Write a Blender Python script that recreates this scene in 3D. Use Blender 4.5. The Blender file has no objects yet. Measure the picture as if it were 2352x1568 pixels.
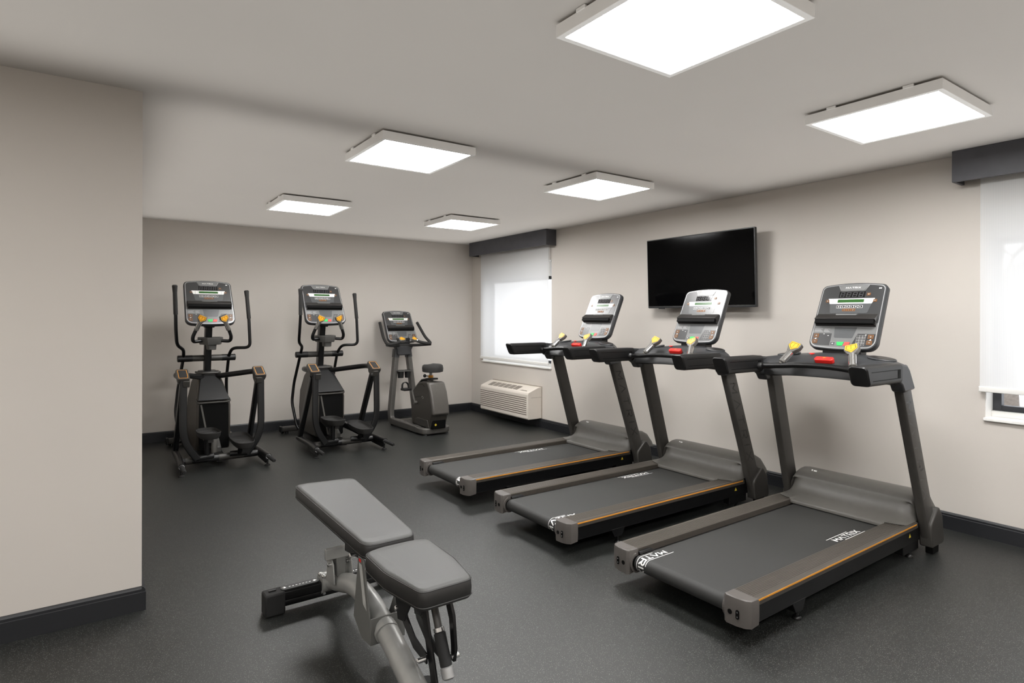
import bpy, bmesh, math, random
from mathutils import Vector, Matrix
PI = math.pi
S = bpy.context.scene
COL = S.collection
random.seed(4)

# ------------------------------------------------------------------ room constants (metres)
XR, YB, ZC, YP, XP = 4.565, 7.482, 2.411, 3.263, 0.195
XW, YN = -2.6, -2.4            # far side walls behind the camera

# ------------------------------------------------------------------ materials
def srgb(r, g, b):
    f = lambda c: (c / 255 / 12.92) if c / 255 <= .04045 else ((c / 255 + .055) / 1.055) ** 2.4
    return (f(r), f(g), f(b), 1)

def mat(name, col, rough=.5, metal=0., vary=.12, scale=30., bump=0., bscale=200., spec=.5, coat=0., rv=.02):
    m = bpy.data.materials.new(name); m.use_nodes = True
    nt = m.node_tree; p = nt.nodes['Principled BSDF']
    p.inputs['Metallic'].default_value = metal
    p.inputs['Specular IOR Level'].default_value = spec
    p.inputs['Coat Weight'].default_value = coat
    p.inputs['Coat Roughness'].default_value = .33
    tc = nt.nodes.new('ShaderNodeTexCoord')
    n = nt.nodes.new('ShaderNodeTexNoise'); n.inputs['Scale'].default_value = scale; n.inputs['Detail'].default_value = 3
    nt.links.new(tc.outputs['Object'], n.inputs['Vector'])
    r = nt.nodes.new('ShaderNodeValToRGB')
    a = [c * (1 - vary) for c in col[:3]] + [1]; b = [min(1, c * (1 + vary)) for c in col[:3]] + [1]
    r.color_ramp.elements[0].position = .3; r.color_ramp.elements[0].color = a
    r.color_ramp.elements[1].position = .7; r.color_ramp.elements[1].color = b
    nt.links.new(n.outputs['Fac'], r.inputs['Fac']); nt.links.new(r.outputs['Color'], p.inputs['Base Color'])
    mr = nt.nodes.new('ShaderNodeMapRange')
    mr.inputs['To Min'].default_value = max(.02, rough - rv); mr.inputs['To Max'].default_value = min(1, rough + rv)
    nt.links.new(n.outputs['Fac'], mr.inputs['Value']); nt.links.new(mr.outputs['Result'], p.inputs['Roughness'])
    if bump:
        n2 = nt.nodes.new('ShaderNodeTexNoise'); n2.inputs['Scale'].default_value = bscale; n2.inputs['Detail'].default_value = 2
        nt.links.new(tc.outputs['Object'], n2.inputs['Vector'])
        bp = nt.nodes.new('ShaderNodeBump'); bp.inputs['Strength'].default_value = bump; bp.inputs['Distance'].default_value = .002
        nt.links.new(n2.outputs['Fac'], bp.inputs['Height']); nt.links.new(bp.outputs['Normal'], p.inputs['Normal'])
    return m

def emit(name, col, strength):
    m = bpy.data.materials.new(name); m.use_nodes = True; nt = m.node_tree
    nt.nodes.remove(nt.nodes['Principled BSDF'])
    e = nt.nodes.new('ShaderNodeEmission'); e.inputs['Color'].default_value = col; e.inputs['Strength'].default_value = strength
    nt.links.new(e.outputs[0], nt.nodes['Material Output'].inputs['Surface'])
    return m

M = {}
M['wall'] = mat('wall_paint', srgb(201, 195, 188), .6, vary=.012, scale=1.5, bump=.06, bscale=350, spec=.35)
M['ceiling'] = mat('ceiling_paint', srgb(200, 196, 191), .85, vary=.012, scale=1.2, bump=.05, bscale=300, spec=.2)
M['base'] = mat('baseboard_paint', srgb(30, 31, 34), .42, vary=.05)
M['valance'] = mat('valance_paint', srgb(70, 70, 75), .5, vary=.12, scale=9)
M['white'] = mat('white_paint', srgb(232, 231, 228), .45, vary=.01)
M['lightframe'] = mat('light_frame_white', srgb(246, 245, 243), .5, vary=.003)
M['ptac'] = mat('ptac_plastic', srgb(219, 211, 201), .5, vary=.01)
M['ptacdark'] = mat('ptac_gap', srgb(70, 58, 46), .8)
M['ptacseam'] = mat('ptac_seam', srgb(150, 142, 130), .7)
M['alu'] = mat('window_aluminium', srgb(60, 62, 66), .45, .2)
M['tvscreen'] = mat('screen_glass', (.0015, .0015, .0017, 1), .09, vary=0, spec=.1)
M['tvbody'] = mat('screen_bezel', srgb(36, 37, 39), .35, vary=.04)
M['chrome'] = mat('chrome', (.72, .72, .72, 1), .18, 1., vary=.02)
M['silver'] = mat('silver_plastic', srgb(168, 168, 168), .35, .6, vary=.03)
M['black'] = mat('black_plastic', srgb(11, 11, 12), .45, vary=.12)
M['blackmetal'] = mat('black_metal', srgb(13, 13, 14), .33, .15, vary=.1)
M['deepblack'] = mat('deep_black', srgb(4, 4, 4), .7, spec=.15)
M['rubber'] = mat('rubber', srgb(17, 17, 17), .75, vary=.1, bump=.1, bscale=400)
M['foam'] = mat('foam_grip', srgb(36, 35, 34), .8, vary=.06, bump=.12, bscale=500)
M['graph'] = mat('graphite_plastic', srgb(90, 88, 84), .42, vary=.05, bump=.05, bscale=900)
M['frame'] = mat('graphite_metal', srgb(60, 58, 55), .42, .1, vary=.06, bump=.04, bscale=900)
M['rail'] = mat('rail_aluminium', srgb(78, 73, 67), .42, .35, vary=.05)
M['endcap'] = mat('end_cap_grey', srgb(84, 80, 77), .42, vary=.05, bump=.05, bscale=900)
M['belt'] = mat('belt_rubber', srgb(40, 40, 39), .62, vary=.06, bump=.25, bscale=700)
M['keyline'] = mat('key_outline', srgb(150, 94, 40), .5, vary=.02)
M['orange'] = mat('orange_trim', srgb(208, 140, 46), .5, vary=.04)
M['yellow'] = mat('orange_pad', srgb(240, 172, 40), .45, vary=.05)
M['darkline'] = mat('dark_line', srgb(48, 32, 12), .6)
M['print'] = mat('white_print', srgb(232, 232, 230), .5, vary=.02)
M['greyprint'] = mat('grey_print', srgb(158, 158, 158), .5, vary=.02)
M['ghost'] = mat('ghost_segment', srgb(68, 68, 70), .5)
M['face'] = mat('console_face', srgb(32, 33, 35), .36, vary=.01, spec=.6, rv=.003, coat=.9)
M['facegrey'] = mat('console_lower_face', srgb(104, 105, 105), .36, vary=.02, rv=.003, coat=.7)
M['facemid'] = mat('console_grey_field', srgb(70, 72, 74), .33, vary=.02, rv=.003, coat=.8)
M['house'] = mat('console_housing', srgb(50, 51, 53), .42, vary=.05)
M['trim'] = mat('console_trim', srgb(178, 179, 180), .3, .5, vary=.02)
M['display'] = mat('display_glass', srgb(22, 22, 24), .08, vary=.02)
M['green'] = mat('green_key', srgb(48, 190, 92), .4, vary=.03)
M['red'] = mat('red_key', srgb(226, 78, 70), .4, vary=.03)
M['stopred'] = mat('stop_red', srgb(226, 44, 38), .35, vary=.04)
M['brown'] = mat('brown_key', srgb(92, 62, 32), .45, vary=.05)
M['keyblack'] = mat('key_black', srgb(26, 26, 26), .45)
M['shelf'] = mat('console_shelf', srgb(34, 32, 31), .36, vary=.06)
M['upletter'] = mat('upright_lettering', srgb(15, 14, 14), .28)
M['benchgrey'] = mat('bench_frame_paint', srgb(158, 158, 155), .32, .25, vary=.03)
M['benchplate'] = mat('bench_plate_paint', srgb(112, 112, 109), .38, .2, vary=.03)
M['vinyl'] = mat('bench_vinyl', srgb(72, 72, 71), .5, vary=.02, bump=.18, bscale=420, spec=.45)
M['vinylside'] = mat('bench_vinyl_side', srgb(36, 35, 34), .42, vary=.04, bump=.12, bscale=420)
M['labelgrey'] = mat('label_grey', srgb(178, 178, 174), .5)
M['bike'] = mat('bike_shroud', srgb(52, 49, 45), .4, vary=.05)
M['bikelight'] = mat('bike_cover', srgb(78, 75, 71), .4, 0, vary=.04)
M['biketube'] = mat('bike_tube', srgb(84, 82, 79), .36, .3, vary=.05)
M['elgrey'] = mat('elliptical_shroud', srgb(64, 60, 55), .42, vary=.05)
M['tray'] = mat('tray_grey', srgb(72, 71, 69), .45, vary=.05)
M['warn'] = mat('warning_yellow', srgb(214, 190, 60), .5)
M['snow'] = mat('snow_ground', srgb(225, 226, 228), .9, vary=.05, scale=.8)
M['bark'] = mat('bark', srgb(120, 112, 104), .9, vary=.15)

# lamp diffuser
M['lamp'] = emit('lamp_diffuser', (1, .99, .975, 1), 15.)
# green lcd: slightly self lit
mg = mat('green_lcd', srgb(32, 74, 24), .3, vary=.1, scale=60); M['lcd'] = mg
mg.node_tree.nodes['Principled BSDF'].inputs['Emission Color'].default_value = srgb(60, 150, 50)
mg.node_tree.nodes['Principled BSDF'].inputs['Emission Strength'].default_value = .03

def floor_mat():
    m = bpy.data.materials.new('rubber_floor'); m.use_nodes = True; nt = m.node_tree; p = nt.nodes['Principled BSDF']
    L = nt.links.new
    tc = nt.nodes.new('ShaderNodeTexCoord')
    n = nt.nodes.new('ShaderNodeTexNoise'); n.inputs['Scale'].default_value = 260; n.inputs['Detail'].default_value = 4; n.inputs['Roughness'].default_value = .7
    L(tc.outputs['Object'], n.inputs['Vector'])
    r = nt.nodes.new('ShaderNodeValToRGB'); r.color_ramp.elements[0].position = .3; r.color_ramp.elements[1].position = .74
    r.color_ramp.elements[0].color = srgb(12, 13, 12); r.color_ramp.elements[1].color = srgb(33, 35, 33)
    L(n.outputs['Fac'], r.inputs['Fac'])
    v = nt.nodes.new('ShaderNodeTexVoronoi'); v.inputs['Scale'].default_value = 340
    L(tc.outputs['Object'], v.inputs['Vector'])
    lt = nt.nodes.new('ShaderNodeMath'); lt.operation = 'LESS_THAN'; lt.inputs[1].default_value = .35
    L(v.outputs['Distance'], lt.inputs[0])
    sp = nt.nodes.new('ShaderNodeSeparateColor'); L(v.outputs['Color'], sp.inputs[0])
    gt = nt.nodes.new('ShaderNodeMath'); gt.operation = 'GREATER_THAN'; gt.inputs[1].default_value = .82; L(sp.outputs[0], gt.inputs[0])
    mu = nt.nodes.new('ShaderNodeMath'); mu.operation = 'MULTIPLY'; L(lt.outputs[0], mu.inputs[0]); L(gt.outputs[0], mu.inputs[1])
    mx = nt.nodes.new('ShaderNodeMix'); mx.data_type = 'RGBA'
    L(mu.outputs[0], mx.inputs['Factor']); L(r.outputs['Color'], mx.inputs['A']); mx.inputs['B'].default_value = srgb(118, 120, 116)
    big = nt.nodes.new('ShaderNodeTexNoise'); big.inputs['Scale'].default_value = 2.2; big.inputs['Detail'].default_value = 2; L(tc.outputs['Object'], big.inputs['Vector'])
    mr = nt.nodes.new('ShaderNodeMapRange'); mr.inputs['To Min'].default_value = .88; mr.inputs['To Max'].default_value = 1.12; L(big.outputs['Fac'], mr.inputs['Value'])
    m2 = nt.nodes.new('ShaderNodeVectorMath'); m2.operation = 'SCALE'; L(mx.outputs['Result'], m2.inputs[0]); L(mr.outputs['Result'], m2.inputs['Scale'])
    L(m2.outputs[0], p.inputs['Base Color'])
    p.inputs['Roughness'].default_value = .42; p.inputs['Specular IOR Level'].default_value = .72
    b = nt.nodes.new('ShaderNodeBump'); b.inputs['Strength'].default_value = .35; b.inputs['Distance'].default_value = .002
    L(n.outputs['Fac'], b.inputs['Height']); L(b.outputs['Normal'], p.inputs['Normal'])
    return m
M['floor'] = floor_mat()

def shade_mat():
    m = bpy.data.materials.new('shade_fabric'); m.use_nodes = True; nt = m.node_tree; L = nt.links.new
    nt.nodes.remove(nt.nodes['Principled BSDF'])
    tc = nt.nodes.new('ShaderNodeTexCoord')
    w = nt.nodes.new('ShaderNodeTexWave'); w.bands_direction = 'Y'; w.inputs['Scale'].default_value = 70; w.inputs['Distortion'].default_value = .4
    L(tc.outputs['Object'], w.inputs['Vector'])
    r = nt.nodes.new('ShaderNodeValToRGB'); r.color_ramp.elements[0].color = srgb(226, 227, 228); r.color_ramp.elements[1].color = srgb(240, 240, 240)
    L(w.outputs['Color'], r.inputs['Fac'])
    d = nt.nodes.new('ShaderNodeBsdfDiffuse'); t = nt.nodes.new('ShaderNodeBsdfTranslucent'); tr = nt.nodes.new('ShaderNodeBsdfTransparent')
    L(r.outputs[0], d.inputs[0]); L(r.outputs[0], t.inputs[0])
    a = nt.nodes.new('ShaderNodeMixShader'); a.inputs[0].default_value = .4; L(d.outputs[0], a.inputs[1]); L(t.outputs[0], a.inputs[2])
    b = nt.nodes.new('ShaderNodeMixShader'); b.inputs[0].default_value = .10; L(a.outputs[0], b.inputs[1]); L(tr.outputs[0], b.inputs[2])
    L(b.outputs[0], nt.nodes['Material Output'].inputs['Surface'])
    return m
M['shade'] = shade_mat()

def glass_mat():
    m = bpy.data.materials.new('window_glass'); m.use_nodes = True; nt = m.node_tree; L = nt.links.new
    nt.nodes.remove(nt.nodes['Principled BSDF'])
    g = nt.nodes.new('ShaderNodeBsdfGlossy'); g.inputs['Roughness'].default_value = .02
    t = nt.nodes.new('ShaderNodeBsdfTransparent'); f = nt.nodes.new('ShaderNodeValue'); f.outputs[0].default_value = .05
    x = nt.nodes.new('ShaderNodeMixShader'); L(f.outputs[0], x.inputs[0]); L(t.outputs[0], x.inputs[1]); L(g.outputs[0], x.inputs[2])
    L(x.outputs[0], nt.nodes['Material Output'].inputs['Surface'])
    return m
M['glass'] = glass_mat()

# ------------------------------------------------------------------ mesh builder
def V(*a): return Vector(a)

def fillet(path, r, n=5):
    p = [Vector(q) for q in path]; out = [p[0]]
    for i in range(1, len(p) - 1):
        a, b, c = p[i - 1], p[i], p[i + 1]
        d1, d2 = (a - b), (c - b)
        rr = min(r, d1.length * .49, d2.length * .49)
        s, e = b + d1.normalized() * rr, b + d2.normalized() * rr
        for k in range(n + 1):
            t = k / n
            out.append(s * (1 - t) ** 2 + b * 2 * t * (1 - t) + e * t * t)
    out.append(p[-1]); return out

def rrect(x0, x1, y0, y1, r, n=4):
    o = []
    for cx, cy, a0 in ((x1 - r, y1 - r, 0), (x0 + r, y1 - r, 90), (x0 + r, y0 + r, 180), (x1 - r, y0 + r, 270)):
        for k in range(n + 1):
            a = math.radians(a0 + 90 * k / n); o.append((cx + r * math.cos(a), cy + r * math.sin(a)))
    return o

def circ(cx, cy, r, n=20, ry=None):
    return [(cx + r * math.cos(2 * PI * k / n), cy + (ry or r) * math.sin(2 * PI * k / n)) for k in range(n)]

class MB:
    def __init__(s): s.bm = bmesh.new(); s.m = 0; s.X = None
    def mat(s, i): s.m = i; return s
    def vert(s, p):
        p = Vector(p); return s.bm.verts.new(s.X @ p if s.X else p)
    def face(s, vs):
        try:
            f = s.bm.faces.new(vs); f.material_index = s.m
        except ValueError: pass
    def poly(s, pts): s.face([s.vert(p) for p in pts])
    def box(s, x0, x1, y0, y1, z0, z1):
        return s.prism([(x0, y0), (x1, y0), (x1, y1), (x0, y1)], 'z', z0, z1)
    def prism(s, pts, axis, a, b):
        mk = {'x': lambda p, t: (t, p[0], p[1]), 'y': lambda p, t: (p[0], t, p[1]), 'z': lambda p, t: (p[0], p[1], t)}[axis]
        return s.loft([[mk(p, a) for p in pts], [mk(p, b) for p in pts]])
    def loft(s, rings, cap=True, closed=True):
        R = [[s.vert(p) for p in r] for r in rings]; n = len(R[0])
        for a, b in zip(R, R[1:]):
            for i in range(n if closed else n - 1):
                j = (i + 1) % n; s.face([a[i], a[j], b[j], b[i]])
        if cap: s.face(R[0][::-1]); s.face(R[-1])
        return s
    def tube(s, path, r, n=12, sect=None, up=(0, 0, 1), cap=True):
        p = [Vector(q) for q in path]; rings = []
        T = [(p[min(i + 1, len(p) - 1)] - p[max(i - 1, 0)]).normalized() for i in range(len(p))]
        u = Vector(up)
        if abs(u.dot(T[0])) > .95: u = Vector((1, 0, 0)) if abs(T[0].x) < .9 else Vector((0, 1, 0))
        u = (u - T[0] * u.dot(T[0])).normalized()
        for i, q in enumerate(p):
            if i: u = (u - T[i] * u.dot(T[i])).normalized()
            w = T[i].cross(u)
            rr = r[i] if isinstance(r, (list, tuple)) else r
            if sect: rings.append([q + w * (a * rr) + u * (b * rr) for a, b in sect])
            else: rings.append([q + w * rr * math.cos(2 * PI * k / n) + u * rr * math.sin(2 * PI * k / n) for k in range(n)])
        return s.loft(rings, cap)
    def cyl(s, a, b, r, n=20): return s.tube([a, b], r, n)
    def lathe(s, prof, c=(0, 0, 0), n=20, ax='z'):
        rings = []
        for r, h in prof:
            ring = []
            for k in range(n):
                a = 2 * PI * k / n; q = (r * math.cos(a), r * math.sin(a), h)
                if ax == 'y': q = (q[0], q[2], q[1])
                if ax == 'x': q = (q[2], q[0], q[1])
                ring.append((c[0] + q[0], c[1] + q[1], c[2] + q[2]))
            rings.append(ring)
        return s.loft(rings)
    def grid(s, nx, ny, f):
        vs = [[s.vert(f(i / nx, j / ny)) for i in range(nx + 1)] for j in range(ny + 1)]
        for j in range(ny):
            for i in range(nx): s.face([vs[j][i], vs[j][i + 1], vs[j + 1][i + 1], vs[j + 1][i]])
        return s
    def build(s, name, mats, parent=None, bevel=0., seg=2, ang=38, smooth=True, recalc=True):
        if recalc: bmesh.ops.recalc_face_normals(s.bm, faces=s.bm.faces)
        me = bpy.data.meshes.new(name); s.bm.to_mesh(me); s.bm.free()
        for k in (mats if isinstance(mats, (list, tuple)) else [mats]): me.materials.append(M[k])
        if smooth:
            me.polygons.foreach_set('use_smooth', [True] * len(me.polygons)); me.set_sharp_from_angle(angle=math.radians(ang))
        o = bpy.data.objects.new(name, me); COL.objects.link(o)
        if parent: o.parent = parent
        if bevel:
            b = o.modifiers.new('edge', 'BEVEL'); b.width = bevel; b.segments = seg; b.limit_method = 'ANGLE'; b.angle_limit = math.radians(ang)
        return o

def thing(name, label, cat, loc=(0, 0, 0), rotz=0., group=None):
    o = bpy.data.objects.new(name, None); COL.objects.link(o); o.location = loc; o.rotation_euler = (0, 0, rotz)
    o['label'] = label; o['category'] = cat
    if group: o['group'] = group
    o.empty_display_size = .1
    return o

def kids(o): return [c for c in bpy.data.objects if c.parent is o]

def copy_tree(o, parent=None):
    c = o.copy(); COL.objects.link(c); c.parent = parent
    for ch in kids(o): copy_tree(ch, c)
    return c

def struct(o): o['kind'] = 'structure'; return o

# ------------------------------------------------------------------ lettering by strokes
GLYPH = {'M': (1.25, [[(0, 0), (0, 1), (.625, .3), (1.25, 1), (1.25, 0)]]), 'A': (1.2, [[(0, 0), (.6, 1), (1.2, 0)]]),
         'T': (1.05, [[(0, 1), (1.05, 1)], [(.525, 1), (.525, 0)]]),
         'R': (1.0, [[(0, 0), (0, 1), (.85, 1), (1, .85), (1, .6), (.85, .45), (0, .45)], [(.5, .45), (1, 0)]]),
         'I': (.05, [[(.02, 0), (.02, 1)]]), 'X': (1.1, [[(0, 0), (1.1, 1)], [(0, 1), (1.1, 0)]]),
         '8': (.6, [[(0, 0), (.6, 0), (.6, 1), (0, 1), (0, 0)], [(0, .5), (.6, .5)]])}

def text_width(t, gap=.42): return sum(GLYPH[c][0] for c in t) + gap * (len(t) - 1)

def strokes(mb, t, f, th=.2, gap=.42, sub=3):
    """letters of height 1 laid out from u=0; f(u, v) gives the 3D point"""
    u0 = 0
    for c in t:
        w, lines = GLYPH[c]
        for ln in lines:
            for a, b in zip(ln, ln[1:]):
                d = Vector((b[0] - a[0], b[1] - a[1])); L = d.length; d /= L; nrm = Vector((-d.y, d.x)) * th / 2
                e = d * th * .35
                p0, p1 = Vector(a) - e, Vector(b) + e
                q = [(p0.lerp(p1, k / sub)) for k in range(sub + 1)]
                A = [mb.vert(f(u0 + p.x + nrm.x, p.y + nrm.y)) for p in q]; B = [mb.vert(f(u0 + p.x - nrm.x, p.y - nrm.y)) for p in q]
                for k in range(sub): mb.face([A[k], A[k + 1], B[k + 1], B[k]])
        u0 += w + gap
    return mb

# ================================================================== THE ROOM
struct(MB().box(XW - .2, XR + .25, YN - .2, YB + .25, -.12, 0).build('floor', 'floor', smooth=False))
struct(MB().box(XW - .2, XR + .25, YN - .2, YB + .25, ZC, ZC + .15).build('ceiling', 'ceiling', smooth=False))
struct(MB().box(XP, XR + .25, YB, YB + .2, 0, ZC).build('wall_back', 'wall', smooth=False))
struct(MB().box(XW, XP, YP, YB + .2, 0, ZC).build('wall_left', 'wall', smooth=False))
struct(MB().box(XW - .2, XW, YN - .2, YB + .2, 0, ZC).build('wall_far_left', 'wall', smooth=False))
struct(MB().box(XW, XR + .25, YN - .2, YN, 0, ZC).build('wall_rear', 'wall', smooth=False))
# right wall with its two window openings
WZ0, WZ1 = .735, 2.06
W1 = (5.63, 7.175); W2 = (-.22, 1.345)
wb = MB()
WT = .2
for (a, b) in ((YN, W2[0]), (W2[1], W1[0]), (W1[1], YB)): wb.box(XR, XR + WT, a, b, 0, ZC)
for (a, b) in (W1, W2):
    wb.box(XR, XR + WT, a, b, 0, WZ0); wb.box(XR, XR + WT, a, b, WZ1, ZC)
struct(wb.build('wall_right', 'wall', smooth=False))

def baseboard(name, a, b, inward):
    """moulded skirting: flat face, small step and rounded top, from a to b; inward = direction into the room"""
    a, b, n = Vector(a), Vector(b), Vector(inward)
    prof = [(0, 0), (.016, 0), (.016, .084), (.0125, .087), (.0125, .098), (.008, .106), (.0055, .109), (0, .109)]
    r = lambda p: [tuple(p + n * d + Vector((0, 0, z))) for d, z in prof]
    return struct(MB().loft([r(a), r(b)]).build(name, 'base', smooth=False))
baseboard('baseboard_back', (XP, YB, 0), (XR, YB, 0), (0, -1, 0))
baseboard('baseboard_right', (XR, YN, 0), (XR, YB, 0), (-1, 0, 0))
baseboard('baseboard_left', (XW, YP, 0), (XP + .014, YP, 0), (0, -1, 0))
baseboard('baseboard_side', (XP, YP - .014, 0), (XP, YB, 0), (1, 0, 0))

# windows: white returns, sill, dark aluminium frame, glass
for n, (a, b) in ((1, W1), (2, W2)):
    mb = MB()
    xg0, xg1 = XR + .115, XR + .165
    fw = .05
    mb.box(xg0, xg1, a + .004, a + fw, WZ0 + .05, 1.875); mb.box(xg0, xg1, b - fw, b - .004, WZ0 + .05, 1.875)
    mb.box(xg0, xg1, a + fw, b - fw, WZ0 + .05, WZ0 + .05 + .035); mb.box(xg0, xg1, a + fw, b - fw, 1.835, 1.875)
    w = struct(mb.build('window_%d' % n, 'alu', bevel=.003, smooth=False))
    g = MB().box(xg0 + .022, xg0 + .028, a + fw - .01, b - fw + .01, WZ0 + .08, 1.87).build('pane', 'glass', w, smooth=False)
    j = MB()
    j.box(XR + .002, xg0, a + .0005, a + .006, WZ0, WZ1); j.box(XR + .002, xg0, b - .006, b - .0005, WZ0, WZ1)
    j.box(XR + .002, xg0, a, b, WZ1 - .006, WZ1 - .0005); j.box(xg0 - .004, xg0 + .03, a + .006, b - .006, 1.875, WZ1 - .006)
    j.build('window_jamb', 'white', w, smooth=False)
    s = MB().box(XR - .022, XR + .12, a - .004, b + .004, WZ0 - .004, WZ0 + .014)
    s.box(XR + .09, XR + .12, a, b, WZ0 + .014, WZ0 + .05)
    s.build('window_sill', 'white', w, bevel=.003, smooth=False)

# outside: snowy ground and a bare tree
go = MB().box(XR + .6, XR + 30, -15, 22, -.3, -.25).build('ground_outside', 'snow', smooth=False); struct(go)

tree = thing('bare_tree', 'bare leafless tree outside, faint behind the shade at the right edge', 'tree', (13., 3.5, -.26))
tb = MB(); tb.tube([(0, 0, 0), (.05, .05, 1.2), (0, .1, 2.4)], [.16, .13, .10], 10); tb.build('trunk', 'bark', tree)
rt = random.Random(7)
for k in range(9):
    a0 = 2 * PI * k / 9 + rt.random() * .5; z0 = 1.7 + .09 * k; L0 = 1.6 + rt.random() * .8
    p1 = Vector((0, .08, z0)); p2 = p1 + Vector((math.cos(a0) * L0 * .5, math.sin(a0) * L0 * .5, .45)); p3 = p1 + Vector((math.cos(a0 + .3) * L0, math.sin(a0 + .3) * L0, 1.2))
    tb = MB(); tb.tube([p1, p2, p3], [.055, .04, .015], 7)
    for q in range(4):
        c = p2.lerp(p3, q / 4); d = Vector((rt.uniform(-1, 1), rt.uniform(-1, 1), rt.uniform(.2, 1))) * .7
        tb.tube([c, c + d * .5 + Vector((0, 0, .05)), c + d], [.022, .016, .006], 6)
    tb.build('branch', 'bark', tree)

# roller shades hung under painted valances
def shade(y0, y1, zb, lab_s, lab_v, v0, v1, zv, chain):
    t = thing('roller_shade', lab_s, 'window shade', (XR - .035, (y0 + y1) / 2, 2.3), 0, 'roller shades over the windows')
    h = (y1 - y0) / 2; ztop = 2.335 - 2.3; z0 = zb - 2.3
    f = MB(); f.grid(1, 24, lambda u, v: (0, -h + 2 * h * u, z0 + .03 + (ztop - z0 - .03) * v)); f.build('shade_fabric', 'shade', t, smooth=False)
    MB().prism(rrect(-.008, .008, z0, z0 + .034, .004), 'y', -h - .002, h + .002).build('bottom_bar', 'white', t)
    MB().cyl((.0, -h, ztop + .02), (.0, h, ztop + .02), .022, 16).build('roller_tube', 'white', t)
    if chain:
        MB().box(-.006, .012, -h - .02, -h - .006, z0 + 1.05, z0 + 1.085).build('chain_clip', 'black', t, bevel=.002)
        MB().tube([(.004, -h - .012, ztop), (.004, -h - .012, z0 + .5)], .0022, 6).build('pull_chain', 'white', t)
    v = thing('window_valance', lab_v, 'valance', (XR, (v0 + v1) / 2, ZC), 0, 'charcoal valances above the windows')
    hv = (v1 - v0) / 2; d = .155; zz = zv - ZC
    MB().box(-d, -d + .018, -hv, hv, zz, -.001).build('front_board', 'valance', v, bevel=.0015, smooth=False)
    for sgn, nm in ((-1, 'end_board'), (1, 'end_board')):
        a, b = sorted((sgn * hv, sgn * (hv - .018)))
        MB().box(-d + .018, -.001, a, b, zz, -.001).build('end_board', 'valance', v, bevel=.0015, smooth=False)
shade(5.645, 7.183, .775, 'closed white roller shade over the far window above the wall heater',
      'charcoal box valance above the far window, full length in view', 5.545, 7.305, 2.222, True)
shade(-.27, 1.362, .911, 'white roller shade raised a little above the sill at the right edge of the photo',
      'charcoal box valance at the right edge, cut off by the photo', -.42, 1.474, 2.216, False)

# ceiling light panels
def light_panel(x, y, lab):
    t = thing('ceiling_light', lab, 'ceiling light', (x, y, ZC), 0, 'square ceiling light panels')
    a, b = .302, .278
    fr = MB(); zt, zb = -.012, -.058
    o = [(-a, -a), (a, -a), (a, a), (-a, a)]
    fr.loft([[(p[0], p[1], zt) for p in o], [(p[0], p[1], zb) for p in o], [(p[0] * b / a, p[1] * b / a, zb) for p in o], [(p[0] * b / a, p[1] * b / a, zb + .004) for p in o]], cap=False)
    fr.poly([(-a, -a, zt), (-a, a, zt), (a, a, zt), (a, -a, zt)])
    fr.build('light_frame', 'lightframe', t, bevel=.002, smooth=False)
    MB().box(-b, b, -b, b, zb + .003, zb + .008).build('diffuser', 'lamp', t, smooth=False)
    for sx in (-1, 1):
        for sy in (-1, 1):
            MB().box(sx * (a - .002) - .006, sx * (a - .002) + .006, sy * .17 - .022, sy * .17 + .022, -.015, -.001).build('mounting_clip', 'lightframe', t, bevel=.002, smooth=False)
light_panel(1.645, 1.335, 'square ceiling light panel cut off by the top edge, largest and nearest')
light_panel(3.29, 1.335, 'square ceiling light panel before the right window valance, nearest the wall with the screen')
light_panel(1.62, 3.41, 'square ceiling light panel in the middle row, on the left side')
light_panel(3.235, 3.42, 'square ceiling light panel in the middle row, in front of the television')
light_panel(1.63, 5.55, 'square ceiling light panel in the farthest row, above the ellipticals')
light_panel(3.285, 5.6, 'square ceiling light panel in the farthest row, beside the far valance')

# television on its tilting bracket
tv = thing('wall_mounted_television', 'black flat screen television tilted down on the right wall above the treadmills', 'television', (XR, 3.405, 1.78))
tvM = Matrix.Translation((-.125, 0, 0)) @ Matrix.Rotation(math.radians(-2.2), 4, 'Y')
def tvb(): b = MB(); b.X = tvM; return b
w2, h2 = .575, .327
b = tvb(); b.prism(rrect(-w2, w2, -h2, h2, .008), 'x', -.018, .012); b.prism(rrect(-w2 + .09, w2 - .09, -h2 + .03, h2 - .12, .02), 'x', .012, .045)
b.build('television_case', 'tvbody', tv, bevel=.002)
b = tvb(); b.box(-.0195, -.018, -w2 + .009, w2 - .009, -h2 + .017, h2 - .009); b.build('screen', 'tvscreen', tv, smooth=False)
b = tvb(); b.box(-.021, -.0, w2 - .19, w2 - .13, -h2 - .008, -h2 + .002); b.build('sensor_tab', 'black', tv, bevel=.002)
b = tvb(); b.box(-.0205, -.0195, -w2 + .006, w2 - .006, -h2 + .0165, -h2 + .0178); b.build('trim_strip', 'silver', tv, smooth=False)
b = MB(); b.box(-.02, -.001, -.25, .25, -.12, .12); b.box(-.085, -.02, -.2, -.17, -.15, .15); b.box(-.085, -.02, .17, .2, -.15, .15)
b.build('wall_bracket', 'black', tv, bevel=.002)

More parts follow.
